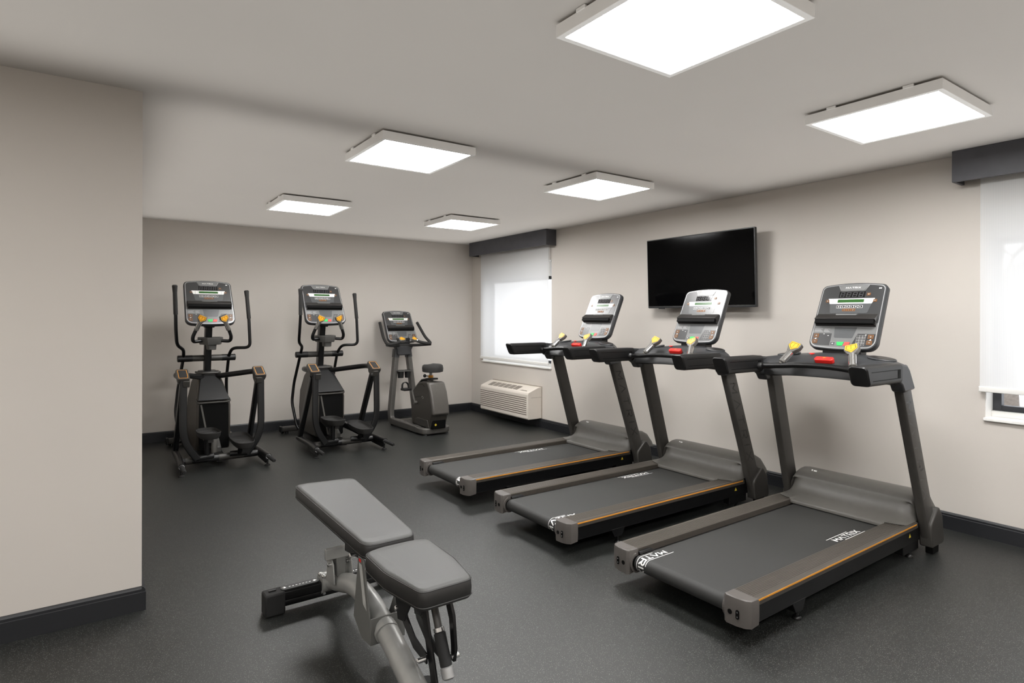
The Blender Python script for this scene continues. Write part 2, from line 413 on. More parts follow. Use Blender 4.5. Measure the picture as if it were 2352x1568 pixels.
# packaged air conditioner through the wall
ac = thing('wall_air_conditioner', 'cream through the wall air conditioner low below the far window', 'air conditioner', (XR, 6.36, .11))
W = .54; D = .215; H = .385
b = MB()
prof = [(0, -.002), (-D + .012, -.002), (-D, .012), (-D, .305), (-D + .012, .33), (-.075, H - .008), (-.05, H), (0, H)]
b.prism([(p[0], p[1]) for p in prof], 'y', -W, W)
b.build('air_conditioner_case', 'ptac', ac, bevel=.006, ang=25)
for k in range(9):
    z = .055 + k * .0255
    g = MB().box(-D - .0012, -D + .002, -W + .03, W - .002, z, z + .0075); g.build('louver_gap', 'ptacdark', ac, smooth=False)
nrm = Vector((-(H - .008 - .33), 0, -(D - .012 - .075))).normalized() * -1
def top(y, t, e=.0012):
    p0, p1 = Vector((-D + .012, y, .33)), Vector((-.075, y, H - .008)); return p0.lerp(p1, t) + Vector((-.05, 0, .137)).normalized() * e
gr = MB()
for i in range(6):
    ya = W - .13 - i * .115
    for j in range(6):
        t0 = .2 + j * .125; gr.poly([top(ya, t0), top(ya - .1, t0), top(ya - .1, t0 + .075), top(ya, t0 + .075)])
gr.build('outlet_grille', 'ptacdark', ac, smooth=False)
gr = MB(); gr.poly([top(-W + .22, .16), top(-W + .06, .16), top(-W + .09, .34), top(-W + .19, .34)]); gr.build('control_flap', 'ptacseam', ac, smooth=False)
MB().box(-D + .05, -.001, -W - .0008, -W, .262, .2655).build('case_seam', 'ptacseam', ac, smooth=False)
MB().box(-.004, -.0005, -W - .012, W + .012, -.006, H + .01).build('wall_flange', 'ptacseam', ac, smooth=False)

# ------------------------------------------------------------------ world, camera
wd = bpy.data.worlds.new('overcast'); S.world = wd; wd.use_nodes = True
nt = wd.node_tree; bg = nt.nodes['Background']
tc = nt.nodes.new('ShaderNodeTexCoord'); sp = nt.nodes.new('ShaderNodeSeparateXYZ'); rp = nt.nodes.new('ShaderNodeValToRGB')
nt.links.new(tc.outputs['Generated'], sp.inputs[0]); nt.links.new(sp.outputs['Z'], rp.inputs['Fac'])
rp.color_ramp.elements[0].color = (.80, .82, .85, 1); rp.color_ramp.elements[1].color = (.95, .97, 1, 1)
nt.links.new(rp.outputs[0], bg.inputs['Color']); bg.inputs['Strength'].default_value = 1.15

def area_lamp(name, loc, sx, sy, power, up=False, col=(1, .985, .965)):
    l = bpy.data.lights.new(name, 'AREA'); l.shape = 'RECTANGLE'; l.size = sx; l.size_y = sy; l.energy = power; l.color = col
    o = bpy.data.objects.new(name, l); COL.objects.link(o); o.location = loc
    if up: o.rotation_euler = (PI, 0, 0)
    return o
# unseen fill lamps, added where the ceiling grid would go on behind the camera
for x, y in ((0, -.77), (1.645, -.77), (3.29, -.77), (-1.5, -.77), (-1.5, 1.6)):
    area_lamp('rear_fill_lamp', (x, y, 2.35), .56, .56, 15)
# unseen upward lamps added in mid-air to brighten the ceiling evenly
for loc, sx, sy, p in (((2.335, 5.33, 2.09), 4.13, 4.14, 10.3), ((1.0, .38, 2.09), 6.8, 5.36, 22.0)):
    area_lamp('ceiling_fill_lamp', loc, sx, sy, p, True).data.spread = math.radians(105)

def make_camera():
    f, yaw, cy, cx, pit, rol = 1371.13, 35.0543, 727.97, 1171.52, -.0633, .1675
    a = math.radians(yaw); F = Vector((math.sin(a), math.cos(a), 0)); R = Vector((math.cos(a), -math.sin(a), 0)); U = Vector((0, 0, 1))
    t = math.radians(pit); F, U = F * math.cos(t) + U * math.sin(t), U * math.cos(t) - F * math.sin(t)
    t = math.radians(rol); R, U = R * math.cos(t) + U * math.sin(t), U * math.cos(t) - R * math.sin(t)
    cd = bpy.data.cameras.new('camera'); co = bpy.data.objects.new('camera', cd); COL.objects.link(co)
    cd.sensor_width = 36; cd.lens = f / 2352 * 36; cd.shift_x = (1176 - cx) / 2352; cd.shift_y = (cy - 784) / 2352
    cd.clip_start = .02
    m = Matrix.Identity(4)
    for i in range(3): m[i][0], m[i][1], m[i][2] = R[i], U[i], -F[i]
    m.translation = (0, 0, 1.37); co.matrix_world = m
    S.camera = co
make_camera()
S.view_settings.view_transform = 'Standard'; S.view_settings.look = 'None'
S.view_settings.exposure = 1.24; S.view_settings.gamma = 1.
cy = S.cycles; cy.use_denoising = True; cy.max_bounces = 8; cy.diffuse_bounces = 5; cy.glossy_bounces = 4; cy.transmission_bounces = 6; cy.transparent_max_bounces = 8
cy.sample_clamp_indirect = 6; cy.caustics_reflective = False; cy.caustics_refractive = False

# ================================================================== MACHINES
def console_outline(ins=0., n=6):
    """rounded face outline in (x, z); slightly arched top and bottom edges"""
    zt, zb, rt, rb = .428 - ins, .0 + ins, max(.006, .034 - ins * .5), max(.01, .052 - ins * .5)
    xt, xb = .190 - ins, .196 - ins
    o = []
    def arc(cx, cz, r, a0, a1):
        for k in range(n + 1):
            a = math.radians(a0 + (a1 - a0) * k / n); o.append((cx + r * math.cos(a), cz + r * math.sin(a)))
    arc(xt - rt, zt - rt, rt, 0, 88)
    for k in range(1, 8):
        t = k / 8; x = (xt - rt) * (1 - 2 * t); o.append((x, zt + .012 * (1 - (2 * t - 1) ** 2)))
    arc(-xt + rt, zt - rt, rt, 92, 180)
    arc(-xb + rb, zb + rb, rb, 180, 268)
    for k in range(1, 8):
        t = k / 8; x = -(xb - rb) * (1 - 2 * t); o.append((x, zb - .008 * (1 - (2 * t - 1) ** 2)))
    arc(xb - rb, zb + rb, rb, 272, 360)
    return o

def key(mb, x, z, w, h, y, m_edge=0, m_fill=1):
    """outlined square key"""
    mb.mat(m_edge).box(x - w / 2, x + w / 2, y, y + .0008, z - h / 2, z + h / 2)
    mb.mat(m_fill).box(x - w / 2 + .0016, x + w / 2 - .0016, y - .0006, y, z - h / 2 + .0016, z + h / 2 - .0016)
    return mb

def make_console(parent, Mx):
    o = console_outline
    b = MB()
    r = lambda ins, y: [(x, y, z) for x, z in o(ins)]
    b.loft([r(.004, 0), r(0, .006), r(0, .034), r(.012, .05), r(.05, .06)])
    c = b.build('console', 'house', parent, ang=50); c.matrix_local = Mx
    # thin bright trim line around the face
    b = MB(); A, B = o(.009), o(.0135)
    for i in range(len(A)):
        j = (i + 1) % len(A); b.poly([(A[i][0], -.0016, A[i][1]), (A[j][0], -.0016, A[j][1]), (B[j][0], -.0016, B[j][1]), (B[i][0], -.0016, B[i][1])])
    b.build('face_trim', 'trim', c, smooth=False)
    # upper and lower face
    B = o(.0135)
    up = [p for p in B if p[1] > .18]; lo = [p for p in B if p[1] < .18]
    xs = max(p[0] for p in up)
    upper = [(xs, .20)] + up + [(-xs, .20)]
    MB().prism(upper, 'y', -.001, -.0002).build('face_panel', 'face', c, smooth=False)
    xl = max(p[0] for p in lo)
    k = next(i for i, p in enumerate(lo) if p[0] > 0 and p[1] > .02)
    MB().prism([(-xl, .17)] + lo + [(xl, .17)], 'y', -.001, -.0002).build('lower_panel', 'facegrey', c, smooth=False)
    # logo plate
    z1 = .4235
    b = MB(); b.prism([(-.088, z1), (-.07, .386), (-.064, .383), (.064, .383), (.07, .386), (.088, z1), (.04, z1 + .006), (-.04, z1 + .006)], 'y', -.0045, -.0005)
    b.build('logo_plate', 'facegrey', c, bevel=.0012)
    b = MB(); b.prism([(-.089, z1 - .004), (-.0715, .3855), (-.064, .3815), (.064, .3815), (.0715, .3855), (.089, z1 - .004)], 'y', -.0022, -.0004); b.build('logo_rim', 'trim', c, smooth=False)
    b = MB(); h = .009
    b_w = .084 / (text_width('MATRIX', .5))
    strokes(b, 'MATRIX', lambda u, v: (-.042 + u * b_w, -.005, .399 + v * h), th=.24, gap=.5, sub=1); b.build('lettering', 'print', c, smooth=False, recalc=False)
    b = MB(); x0, z0 = .145, .392
    b.poly([(x0, -.0015, z0), (x0 + .005, -.0015, z0 + .002), (x0 + .009, -.0015, z0 + .002), (x0 + .014, -.0015, z0), (x0 + .014, -.0015, z0 + .01), (x0 + .009, -.0015, z0 + .008), (x0 + .005, -.0015, z0 + .008), (x0, -.0015, z0 + .01)])
    b.build('model_badge', 'print', c, smooth=False)
    # numeric window with unlit segments
    MB().box(-.076, .076, -.0018, -.0008, .338, .378).build('numeric_display', 'display', c, smooth=False)
    b = MB()
    for i in range(4):
        x0 = -.068 + i * .036
        strokes(b, '8', lambda u, v: (x0 + .004 * v + u * .034, -.0021, .343 + v * .03), th=.09, sub=1)
    b.build('segment_digits', 'ghost', c, smooth=False, recalc=False)
    # white strip with the green message window
    b = MB(); b.prism([(-.134, .332), (-.121, .297), (.121, .297), (.134, .332)], 'y', -.002, -.0008); b.build('message_strip', 'print', c, smooth=False)
    MB().box(-.076, .076, -.003, -.0018, .305, .325).build('message_display', 'lcd', c, smooth=False)
    b = MB()
    for sx in (-1, 1):
        for i in range(4):
            b.box(sx * .083 - .0015, sx * .083 + .0015, -.0026, -.0018, .302 + i * .007, .304 + i * .007); b.box(sx * .1035 - .002, sx * .1035 + .002, -.0026, -.0018, .302 + i * .007, .304 + i * .007)
    b.build('program_marks', 'keyblack', c, smooth=False)
    b = MB(); b.prism([(-.121, .297), (-.108, .238), (-.102, .234), (.102, .234), (.108, .238), (.121, .297)], 'y', -.0016, -.0008); b.build('key_field', 'facemid', c, smooth=False)
    for i in range(6):
        x = -.0625 + i * .025
        b = key(MB(), x, .276, .0245, .018, -.003)
        b.mat(0).poly([(x - .005, -.0038, .273), (x + .005, -.0038, .273), (x + .003 - .006 * (i % 2), -.0038, .280), (x - .003, -.0038, .278)])
        b.build('program_key', ['print', 'keyblack'], c, smooth=False)
    for i in range(3):
        x = -.025 + i * .025
        b = key(MB(), x, .2545, .0235, .0155, -.003); b.mat(2).box(x - .004, x + .004, -.0039, -.0036, .2535, .2555)
        if i == 2: b.box(x - .001, x + .001, -.0039, -.0036, .2505, .2585)
        b.build('adjust_key', ['keyline', 'brown', 'greyprint'], c, smooth=False)
    for x, z in ((-.137, .316), (.137, .316), (.0955, .358)):
        b = key(MB(), x, z, .019, .016, -.0032); b.mat(2).box(x - .003, x + .003, -.0042, -.0038, z - .003, z + .003)
        b.build('side_key', ['keyline', 'brown', 'greyprint'], c, smooth=False)
    # tablet shelf
    b = MB(); b.prism([(-.0008, .222), (-.012, .222), (-.034, .190), (-.040, .181), (-.036, .176), (-.018, .172), (-.014, .15), (-.0008, .146)], 'x', -.173, .173)
    b.build('tablet_shelf', 'shelf', c, bevel=.0015)
    MB().prism([(-.0145, .151), (-.019, .171), (-.037, .1755), (-.0365, .152)], 'x', -.168, .168).build('shelf_slot', 'deepblack', c, smooth=False)
    b = MB(); q = lambda x, t: (x, -.0125 - .022 * t, .2215 - .032 * t)
    b.loft([[q(-.064, .0), q(-.056, .36), q(.056, .36), q(.064, .0)], [tuple(Vector(q(x, t)) + Vector((0, -.002, .0015))) for x, t in ((-.064, 0), (-.056, .36), (.056, .36), (.064, 0))]]); b.build('shelf_lip', 'facegrey', c, smooth=False)
    # lower key areas
    b = MB(); b.prism([(-.058, .14), (-.05, .075), (-.044, .07), (.052, .07), (.058, .075), (.072, .14)], 'y', -.0016, -.0006); b.build('fan_window', 'facemid', c, smooth=False)
    xl = .1795
    MB().prism([(-xl, .098), (-xl, .05), (-.165, .026), (-.145, .019), (-.066, .019), (-.066, .098)], 'y', -.0016, -.0006).build('key_pad_left', 'face', c, smooth=False)
    MB().prism([(xl, .1), (xl, .05), (.165, .026), (.145, .019), (.055, .019), (.082, .1)], 'y', -.0016, -.0006).build('key_pad_right', 'face', c, smooth=False)
    for x, z in ((-.156, .081), (-.158, .044), (.157, .081), (.155, .044)):
        b = key(MB(), x, z, .029, .025, -.003); b.mat(2).box(x - .005, x + .005, -.004, -.0037, z - .0015, z + .0015)
        if z > .06: b.box(x - .0015, x + .0015, -.004, -.0037, z - .005, z + .005)
        b.build('incline_key' if x < 0 else 'speed_key', ['keyline', 'brown', 'greyprint'], c, smooth=False)
    b = MB()
    for x in (-.158, .156): b.poly([(x - .006, -.0022, .059), (x + .006, -.0022, .059), (x + .005, -.0022, .0675), (x + .001, -.0022, .064)])
    for x, z in ((-.112, .093), (-.085, .083), (.128, .093)): b.poly([(x - .004, -.0022, z - .0015), (x + .004, -.0022, z - .0015), (x + .004, -.0022, z + .0015), (x - .004, -.0022, z + .0015)])
    b.build('key_symbols', 'print', c, smooth=False)
    b = MB()
    for (x0, x1) in ((-.174, -.124), (-.116, -.082)):
        for i in range(4): b.box(x0, x1 - .006 * (i % 3), -.002, -.0012, .108 + i * .006, .1108 + i * .006)
    b.build('safety_text', 'greyprint', c, smooth=False)
    b = MB()
    for i in range(3):
        for j in range(4):
            x, z = .088 + i * .0165, .082 - j * .0165; key(b, x, z, .0155, .0155, -.0026); b.mat(0).box(x - .0012, x + .0012, -.0036, -.0033, z - .003, z + .003)
    b.build('number_pad', ['greyprint', 'keyblack'], c, smooth=False)
    b = key(MB(), -.049, .032, .03, .024, -.0026, 0, 1); b.mat(2).box(-.052, -.046, -.0036, -.0033, .029, .035); b.build('cool_down_key', ['greyprint', 'facemid', 'print'], c, smooth=False)
    MB().prism([(-.028, .044), (-.022, .02), (.008, .02), (.014, .044)], 'y', -.0034, -.001).build('start_key', 'green', c, bevel=.001, smooth=False)
    MB().prism([(.02, .044), (.012, .02), (.044, .02), (.05, .044)], 'y', -.0034, -.001).build('stop_key', 'red', c, bevel=.001, smooth=False)
    return c

def console_matrix(x, y, z, tilt, sc=1.04): return Matrix.Translation((x, y, z)) @ Matrix.Rotation(-math.radians(tilt), 4, 'X') @ Matrix.Scale(sc, 4)

def make_grip(parent, base, tip, face, stem_len=.64, name='pulse_grip'):
    """stem with a metal contact plate and a wedge head carrying an orange pad; face = direction the pad looks"""
    a, t = Vector(base), Vector(tip); d = (t - a); L = d.length; d /= L
    f = Vector(face); f = (f - d * f.dot(d)).normalized(); w = d.cross(f).normalized()
    X = Matrix((w.to_4d(), f.to_4d(), d.to_4d(), (0, 0, 0, 1))).transposed(); X.translation = a
    for i in range(3): X[3][i] = 0
    X[3][3] = 1
    b = MB(); b.X = X
    hl = L * stem_len
    b.loft([[(p[0], p[1], z) for p in circ(0, 0, r, 14)] for r, z in ((.012, 0), (.012, .012), (.021, .014), (.021, hl * .6), (.0215, hl))])
    # wedge head
    hd = [(-.021, hl - .01), (.021, hl - .01), (.041, hl + .028), (.037, L), (-.037, L), (-.041, hl + .028)]
    b.prism([(p[0], p[1]) for p in hd], 'y', -.014, .017)
    g = b.build(name, 'graph', parent, bevel=.005)
    b = MB(); b.X = X
    for sx in (-1, 1):
        b.loft([[(sx * .0213 * math.cos(q), .0213 * math.sin(q) , z) for q in [math.radians(k) for k in (-35, -10, 15, 40, 65)]] for z in (.03, hl - .012)], cap=False, closed=False)
    b.build('contact_plate', 'chrome', g, recalc=False)
    pad = [(0, hl - .002), (.034, hl + .026), (.031, L - .005), (-.031, L - .005), (-.034, hl + .026)]
    b = MB(); b.X = X; b.prism(pad, 'y', .0165, .0195); b.build('toggle_pad', 'yellow', g, bevel=.001, smooth=False)
    b = MB(); b.X = X
    inn = [(p[0] * .8, (p[1] - (hl + L) / 2) * .78 + (hl + L) / 2) for p in pad]; inn2 = [(p[0] * .7, (p[1] - (hl + L) / 2) * .68 + (hl + L) / 2) for p in pad]
    for i in range(5):
        j = (i + 1) % 5; b.poly([(inn[i][0], .0198, inn[i][1]), (inn[j][0], .0198, inn[j][1]), (inn2[j][0], .0198, inn2[j][1]), (inn2[i][0], .0198, inn2[i][1])])
    zc = (hl + L) / 2
    b.poly([(-.0012, .0198, zc - .012), (.0012, .0198, zc - .012), (.0012, .0198, L - .012), (-.0012, .0198, L - .012)])
    b.build('pad_outline', 'darkline', g, smooth=False)
    return g

# ------------------------------------------------------------------ treadmill (user faces +y, rear end at y = 0)
def make_treadmill(label, loc, rotz, logos):
    t = thing('treadmill', label, 'treadmill', loc, rotz, 'treadmills facing the television wall')
    # base frame
    b = MB()
    for s in (-1, 1): b.box(*sorted((s * .30, s * .386)), .05, 1.74, .088, .168)
    b.box(-.31, .31, 1.62, 1.95, .07, .15); b.box(-.31, .31, .5, .58, .09, .14); b.box(-.31, .31, 1.1, 1.18, .09, .14)
    b.box(-.30, .30, .12, 1.6, .141, .16); b.box(-.38, -.33, 1.50, 1.70, .035, .09); b.box(.33, .38, 1.50, 1.70, .035, .09)
    b.build('base_frame', 'blackmetal', t, bevel=.004, smooth=False)
    for s in (-1, 1):
        # ribbed foot rail
        pr = [(.277, .160), (.277, .190), (.283, .1965)]
        x = .288
        while x < .372:
            pr += [(x, .1965), (x + .0012, .1945), (x + .003, .1945), (x + .0042, .1965)]; x += .0095
        pr += [(.384, .1965), (.392, .191), (.392, .166), (.386, .160)]
        r = MB().prism([(s * p[0], p[1]) for p in pr], 'y', .055, 1.66).build('foot_rail', 'rail', t, ang=25)
        MB().box(*sorted((s * .391, s * .3935)), .058, 1.64, .1835, .1905).build('orange_stripe', 'orange', r, smooth=False)
        # end cap
        b = MB(); top = [(.272, .062), (.272, -.002), (.286, -.012), (.335, -.012), (.375, -.004), (.394, .012), (.396, .062)]
        ring = lambda z, k, dz=lambda p: 0: [(s * (.334 + (p[0] - .334) * k), .03 + (p[1] - .03) * k, z + dz(p)) for p in top]
        b.loft([ring(.074, .97, lambda p: .012 if p[1] > .05 else (.02 * abs(p[0] - .30) / .1 * .3)), ring(.12, 1), ring(.180, 1), ring(.192, .95), ring(.196, .86)])
        e = b.build('end_cap', 'endcap', t, ang=30)
        b = MB(); cyc, czc = .047, .128
        A = [(s * .262, cyc + .05 * math.cos(q), czc + .05 * math.sin(q)) for q in [2 * PI * k / 28 for k in range(28)]]
        B = [(s * .274, p[1], p[2]) for p in A]; C_ = [(s * .262, cyc + .041 * math.cos(q), czc + .041 * math.sin(q)) for q in [2 * PI * k / 28 for k in range(28)]]; D_ = [(s * .274, p[1], p[2]) for p in C_]
        for k in range(28):
            j = (k + 1) % 28
            if math.sin(2 * PI * k / 28) > .75 and math.cos(2 * PI * k / 28) > 0: continue
            b.poly([A[k], A[j], B[j], B[k]]); b.poly([C_[k], C_[j], D_[j], D_[k]]); b.poly([A[k], A[j], C_[j], C_[k]])
        b.build('roller_ring', 'endcap', e, smooth=False)
        b = MB(); b.prism([(s * p[0], p[1]) for p in circ(.306, .128, .0105, 18)], 'y', -.0136, -.011); b.prism([(s * p[0], p[1]) for p in rrect(.334, .350, .108, .147, .0075)], 'y', -.0136, -.011)
        b.build('bolt_recess', 'deepblack', e, smooth=False)
        b = MB(); b.prism([(s * (.342 + p[0]), p[1]) for p in circ(0, .118, .0035, 8)], 'y', -.0146, -.0136); b.prism([(s * (.342 + p[0]), p[1]) for p in circ(0, .137, .0035, 8)], 'y', -.0146, -.0136); b.build('bolt', 'chrome', e, smooth=False)
        b = MB(); b.loft([[(s * .258, y, .167), (s * .276, y, .167), (s * .276, y, .18 - dz), (s * .262, y, .178 - dz)] for y, dz in ((.06, 0), (.145, .0), (.165, .009))]); b.build('belt_guard', 'black', t, bevel=.002)
        # levelling foot under a bracket
        b = MB(); b.prism([(.335, .095), (.45, .095), (.425, .045), (.365, .045)], 'x', *sorted((s * .345, s * .387))); b.cyl((s * .365, .41, .05), (s * .365, .41, .012), .008); b.lathe([(.014, .014), (.02, .008), (.021, 0)], (s * .365, .41, 0))
        b.build('levelling_foot', 'blackmetal', t, bevel=.002)
        b = MB(); b.cyl((s * .36, 1.62, .09), (s * .36, 1.62, .012), .008); b.lathe([(.014, .016), (.022, .008), (.023, 0)], (s * .36, 1.62, 0)); b.build('levelling_foot', 'blackmetal', t)
        # upright, boot, elbow, arm
        d = Vector((-s * .034, -.332, 1.)); p0 = Vector((s * .412, 1.80, .0))
        b = MB(); sec = rrect(-.024, .024, -.06, .06, .012, 3)
        b.loft([[tuple(p0 + d * z + Vector((a, c, 0))) for a, c in sec] for z in (.06, 1.04)])
        u = b.build('upright', 'frame', t)
        if s > 0:
            L = text_width('MATRIX', 1.0); sc = .56 / L; off = Vector((.0245, 0, 0)); u0 = 0
            for ch in 'MATRIX':
                b = MB(); strokes(b, ch, lambda uu, vv: tuple(p0 + d * (.90 - (u0 + uu) * sc) + off + Vector((0, -.036 + vv * .06, 0))), th=.16, sub=1)
                b.build('letter', 'upletter', u, smooth=False, recalc=False); u0 += GLYPH[ch][0] + 1.0
        b = MB(); b.prism([(1.715, .05), (1.695, .17), (1.705, .195), (1.79, .272), (1.815, .268), (1.862, .21), (1.885, .07), (1.87, .05)], 'x', *sorted((s * .378, s * .446)))
        bt = b.build('upright_boot', 'frame', t, bevel=.008)
        MB().box(*sorted((s * .39, s * .43)), 1.765, 1.85, 0, .052).build('rubber_foot', 'deepblack', bt, bevel=.004)
        b = MB(); el = [(1.285, 1.032), (1.287, 1.108), (1.31, 1.12), (1.405, 1.114), (1.44, 1.085), (1.512, .975), (1.372, .962), (1.345, 1.0)]
        b.prism(el, 'x', *sorted((s * .366, s * .434))); b.build('elbow', 'house', t, bevel=.012, seg=3)
        b = MB(); sec = rrect(.352, .447, 1.022, 1.124, .02, 4)
        ring = lambda f: [(s * x, f(z), z) for x, z in sec]
        b.loft([[(s * (.4 + (x - .4) * .88), y0 - .008, 1.073 + (z - 1.073) * .9) for x, z, y0 in [(x, z, .905 + (1.124 - z) * .4) for x, z in sec]], ring(lambda z: .905 + (1.124 - z) * .4), ring(lambda z: 1.300), ring(lambda z: 1.306)])
        ar = b.build('arm', 'black', t, ang=35)
        for side in (.3505, .4462):
            b = MB(); b.box(*sorted((s * side, s * (side + .0022))), .95, 1.28, 1.094, 1.0965); b.box(*sorted((s * side, s * (side + .0022))), .965, 1.28, 1.049, 1.0515); b.box(*sorted((s * side, s * (side + .0022))), 1.25, 1.28, 1.051, 1.094)
            b.build('arm_groove', 'deepblack', ar, smooth=False)
    # running belt
    def loop(k):   # rectangle-with-round-ends path in (y, z)
        R = .0365 - k; yr, zr, yf = .05, .1285, 1.62; o = []
        for i in range(11): a = PI / 2 + PI * i / 10; o.append((yr + R * math.cos(a), zr + R * math.sin(a)))
        for i in range(11): a = -PI / 2 + PI * i / 10; o.append((yf + R * math.cos(a), zr + R * math.sin(a)))
        return o
    b = MB(); b.loft([[(x, y, z) for y, z in loop(0)] for x in (-.256, .256)], cap=False)
    belt = b.build('running_belt', 'belt', t)
    b = MB(); b.cyl((-.272, .05, .1285), (.272, .05, .1285), .031, 20); b.build('rear_roller', 'deepblack', t)
    def on_belt(x, s):
        R = .0369
        if s >= 0: return (x, .05 + s, .1654)
        a = -s / R; return (x, .05 - R * math.sin(a), .1285 + R * math.cos(a))
    L = text_width('MATRIX', .45); hgt = .030
    for side, s0 in logos:
        b = MB()      # side +1: reads forward on the right edge; -1: reads backward on the left edge
        x0 = side * .213; k = .255 / L
        f = lambda u, v: on_belt(x0 - side * (v - .5) * hgt, s0 + side * u * k)
        strokes(b, 'MATRIX', f, th=.26, gap=.45, sub=4)
        for vv, u0, u1 in ((-.42, .25 * L, 1.13 * L), (1.42, -.13 * L, .75 * L)):
            N = 30; A = [b.vert(f(u0 + (u1 - u0) * i / N, vv - .06)) for i in range(N + 1)]; B = [b.vert(f(u0 + (u1 - u0) * i / N, vv + .06)) for i in range(N + 1)]
            for i in range(N): b.face([A[i], A[i + 1], B[i + 1], B[i]])
        b.build('lettering', 'print', belt, smooth=False, recalc=False)
    # motor hood: convex cowl with a long concave scoop pressed into its front
    tail = [(1.71, .331), (1.75, .343), (1.80, .347), (1.86, .338), (1.92, .308), (1.965, .25), (1.985, .18), (1.988, .10)]
    scoop = [(1.497, .170), (1.498, .184), (1.502, .189), (1.535, .195), (1.572, .203), (1.588, .207), (1.612, .213), (1.634, .226), (1.652, .247), (1.664, .273), (1.672, .297), (1.677, .309), (1.690, .319)] + tail
    cowl = [(1.508, .170), (1.508, .188), (1.513, .195), (1.535, .213), (1.560, .233), (1.572, .243), (1.595, .260), (1.612, .272), (1.630, .284), (1.642, .292), (1.655, .299), (1.664, .305), (1.684, .317)] + tail
    sm = lambda q: max(0., min(1., q)) ** 2 * (3 - 2 * max(0., min(1., q)))
    NV = len(scoop) - 1
    def hood(u, v):
        i = v * NV; a = int(min(i, NV - 1)); fr = i - a
        P = lambda Q: (Q[a][0] + (Q[a + 1][0] - Q[a][0]) * fr, Q[a][1] + (Q[a + 1][1] - Q[a][1]) * fr)
        x = u * 2 - 1; ax = abs(x)
        y, z = P(scoop)
        e = max(0., (ax - .90) / .10); k = max(0., 1 - e ** 2.4) ** .5
        if ax > .73: z = max(z, .1995)
        zb = .197 if ax > .73 else .17
        if z > zb: z = zb + (z - zb) * k
        if v < .5: y += .045 * max(0., (ax - .73) / .27) ** 2
        return (x * .377, y, max(z, .12))
    b = MB(); b.grid(96, NV * 2, hood)
    h = b.build('motor_hood', 'graph', t, ang=50)
    b = MB(); zz = hood(.17, 13.6 / NV); 
    for (dx, dy, w_) in ((0, 0, .02), (-.018, .006, .008)): b.poly([(zz[0] + dx, zz[1] + dy, zz[2] + .004), (zz[0] + dx + w_, zz[1] + dy, zz[2] + .004), (zz[0] + dx + w_ * .8, zz[1] + dy + .012, zz[2] + .010), (zz[0] + dx - .004, zz[1] + dy + .012, zz[2] + .010)])
    b.build('hood_mark', 'print', h, smooth=False)
    b = MB(); b.poly([(.3875, 1.548, .128), (.3875, 1.576, .128), (.3875, 1.562, .152)]); b.build('warning_label', 'warn', t, smooth=False)
    # head bar between the uprights
    S0 = [(1.30, 1.015), (1.335, 1.06), (1.37, 1.095), (1.46, 1.135), (1.60, 1.152), (1.68, 1.142), (1.68, 1.05), (1.5, 1.0)]
    S2 = [(1.285, 1.012), (1.31, 1.052), (1.345, 1.09), (1.43, 1.128), (1.55, 1.135), (1.60, 1.12), (1.60, 1.04), (1.46, .995)]
    S3 = [(1.30, 1.01), (1.30, 1.045), (1.315, 1.085), (1.37, 1.112), (1.45, 1.112), (1.49, 1.08), (1.49, 1.0), (1.42, .985)]
    rg = lambda x, Q: [(x, p[0], p[1]) for p in Q]
    mix = lambda A, B, k: [(a[0] + (c[0] - a[0]) * k, a[1] + (c[1] - a[1]) * k) for a, c in zip(A, B)]
    b = MB(); b.loft([rg(-.40, S3), rg(-.34, mix(S3, S2, .5)), rg(-.26, S2), rg(-.13, mix(S2, S0, .7)), rg(0, S0), rg(.13, mix(S2, S0, .7)), rg(.26, S2), rg(.34, mix(S3, S2, .5)), rg(.40, S3)])
    b.build('head_bar', 'house', t, bevel=.006, ang=28)
    b = MB(); b.loft([rg(x, [(Q[0][0] - .003, Q[0][1] + .002), (Q[1][0] - .004, Q[1][1] + .001), (Q[2][0] - .003, Q[2][1] - .003), (Q[2][0] + .01, Q[2][1] - .012), (Q[0][0] + .02, Q[0][1] + .003)]) for x, Q in ((-.34, mix(S3, S2, .5)), (-.26, S2), (-.13, mix(S2, S0, .7)), (0, S0), (.13, mix(S2, S0, .7)), (.26, S2), (.34, mix(S3, S2, .5)))])
    b.build('head_bar_face', 'black', t)
    for s in (-1, 1):
        b = MB(); X = Matrix.Translation((s * .275, 1.475, 1.128)) @ Matrix.Rotation(s * .12, 4, 'Y') @ Matrix.Rotation(.1, 4, 'X'); b.X = X
        b.prism(circ(0, 0, .075, 26, .05), 'z', .0, .012); tr = b.build('cup_tray', 'house', t, bevel=.004)
        b = MB(); b.X = X; b.prism(circ(0, 0, .064, 26, .04), 'z', .0118, .0128); b.build('tray_recess', 'shelf', tr, smooth=False)
    X = Matrix.Translation((0, 1.378, 1.112)) @ Matrix.Rotation(math.radians(32), 4, 'X')
    b = MB(); b.X = X; b.prism([(-.058, -.006), (-.05, .016), (.05, .016), (.058, -.006), (.05, -.02), (-.05, -.02)], 'z', -.012, .018); sb = b.build('stop_button', 'stopred', t, bevel=.005)
    b = MB(); b.X = X; b.poly([(-.012, .004, .0186), (.002, -.003, .0186), (.002, .002, .0186), (.014, .002, .0186), (-.002, .011, .0186), (-.002, .005, .0186)]); b.build('stop_symbol', 'orange', sb, smooth=False)
    b = MB(); b.cyl((-.125, 1.47, 1.137), (-.125, 1.47, 1.143), .009, 10); b.box(-.14, -.108, 1.464, 1.476, 1.142, 1.147); b.build('safety_key', 'stopred', t, bevel=.002)
    # hand bar and sensor grips
    pth = fillet([(-.357, 1.262, 1.060), (-.24, 1.268, 1.070), (-.09, 1.272, 1.084), (.09, 1.272, 1.084), (.24, 1.268, 1.070), (.357, 1.262, 1.060)], .1, 6)
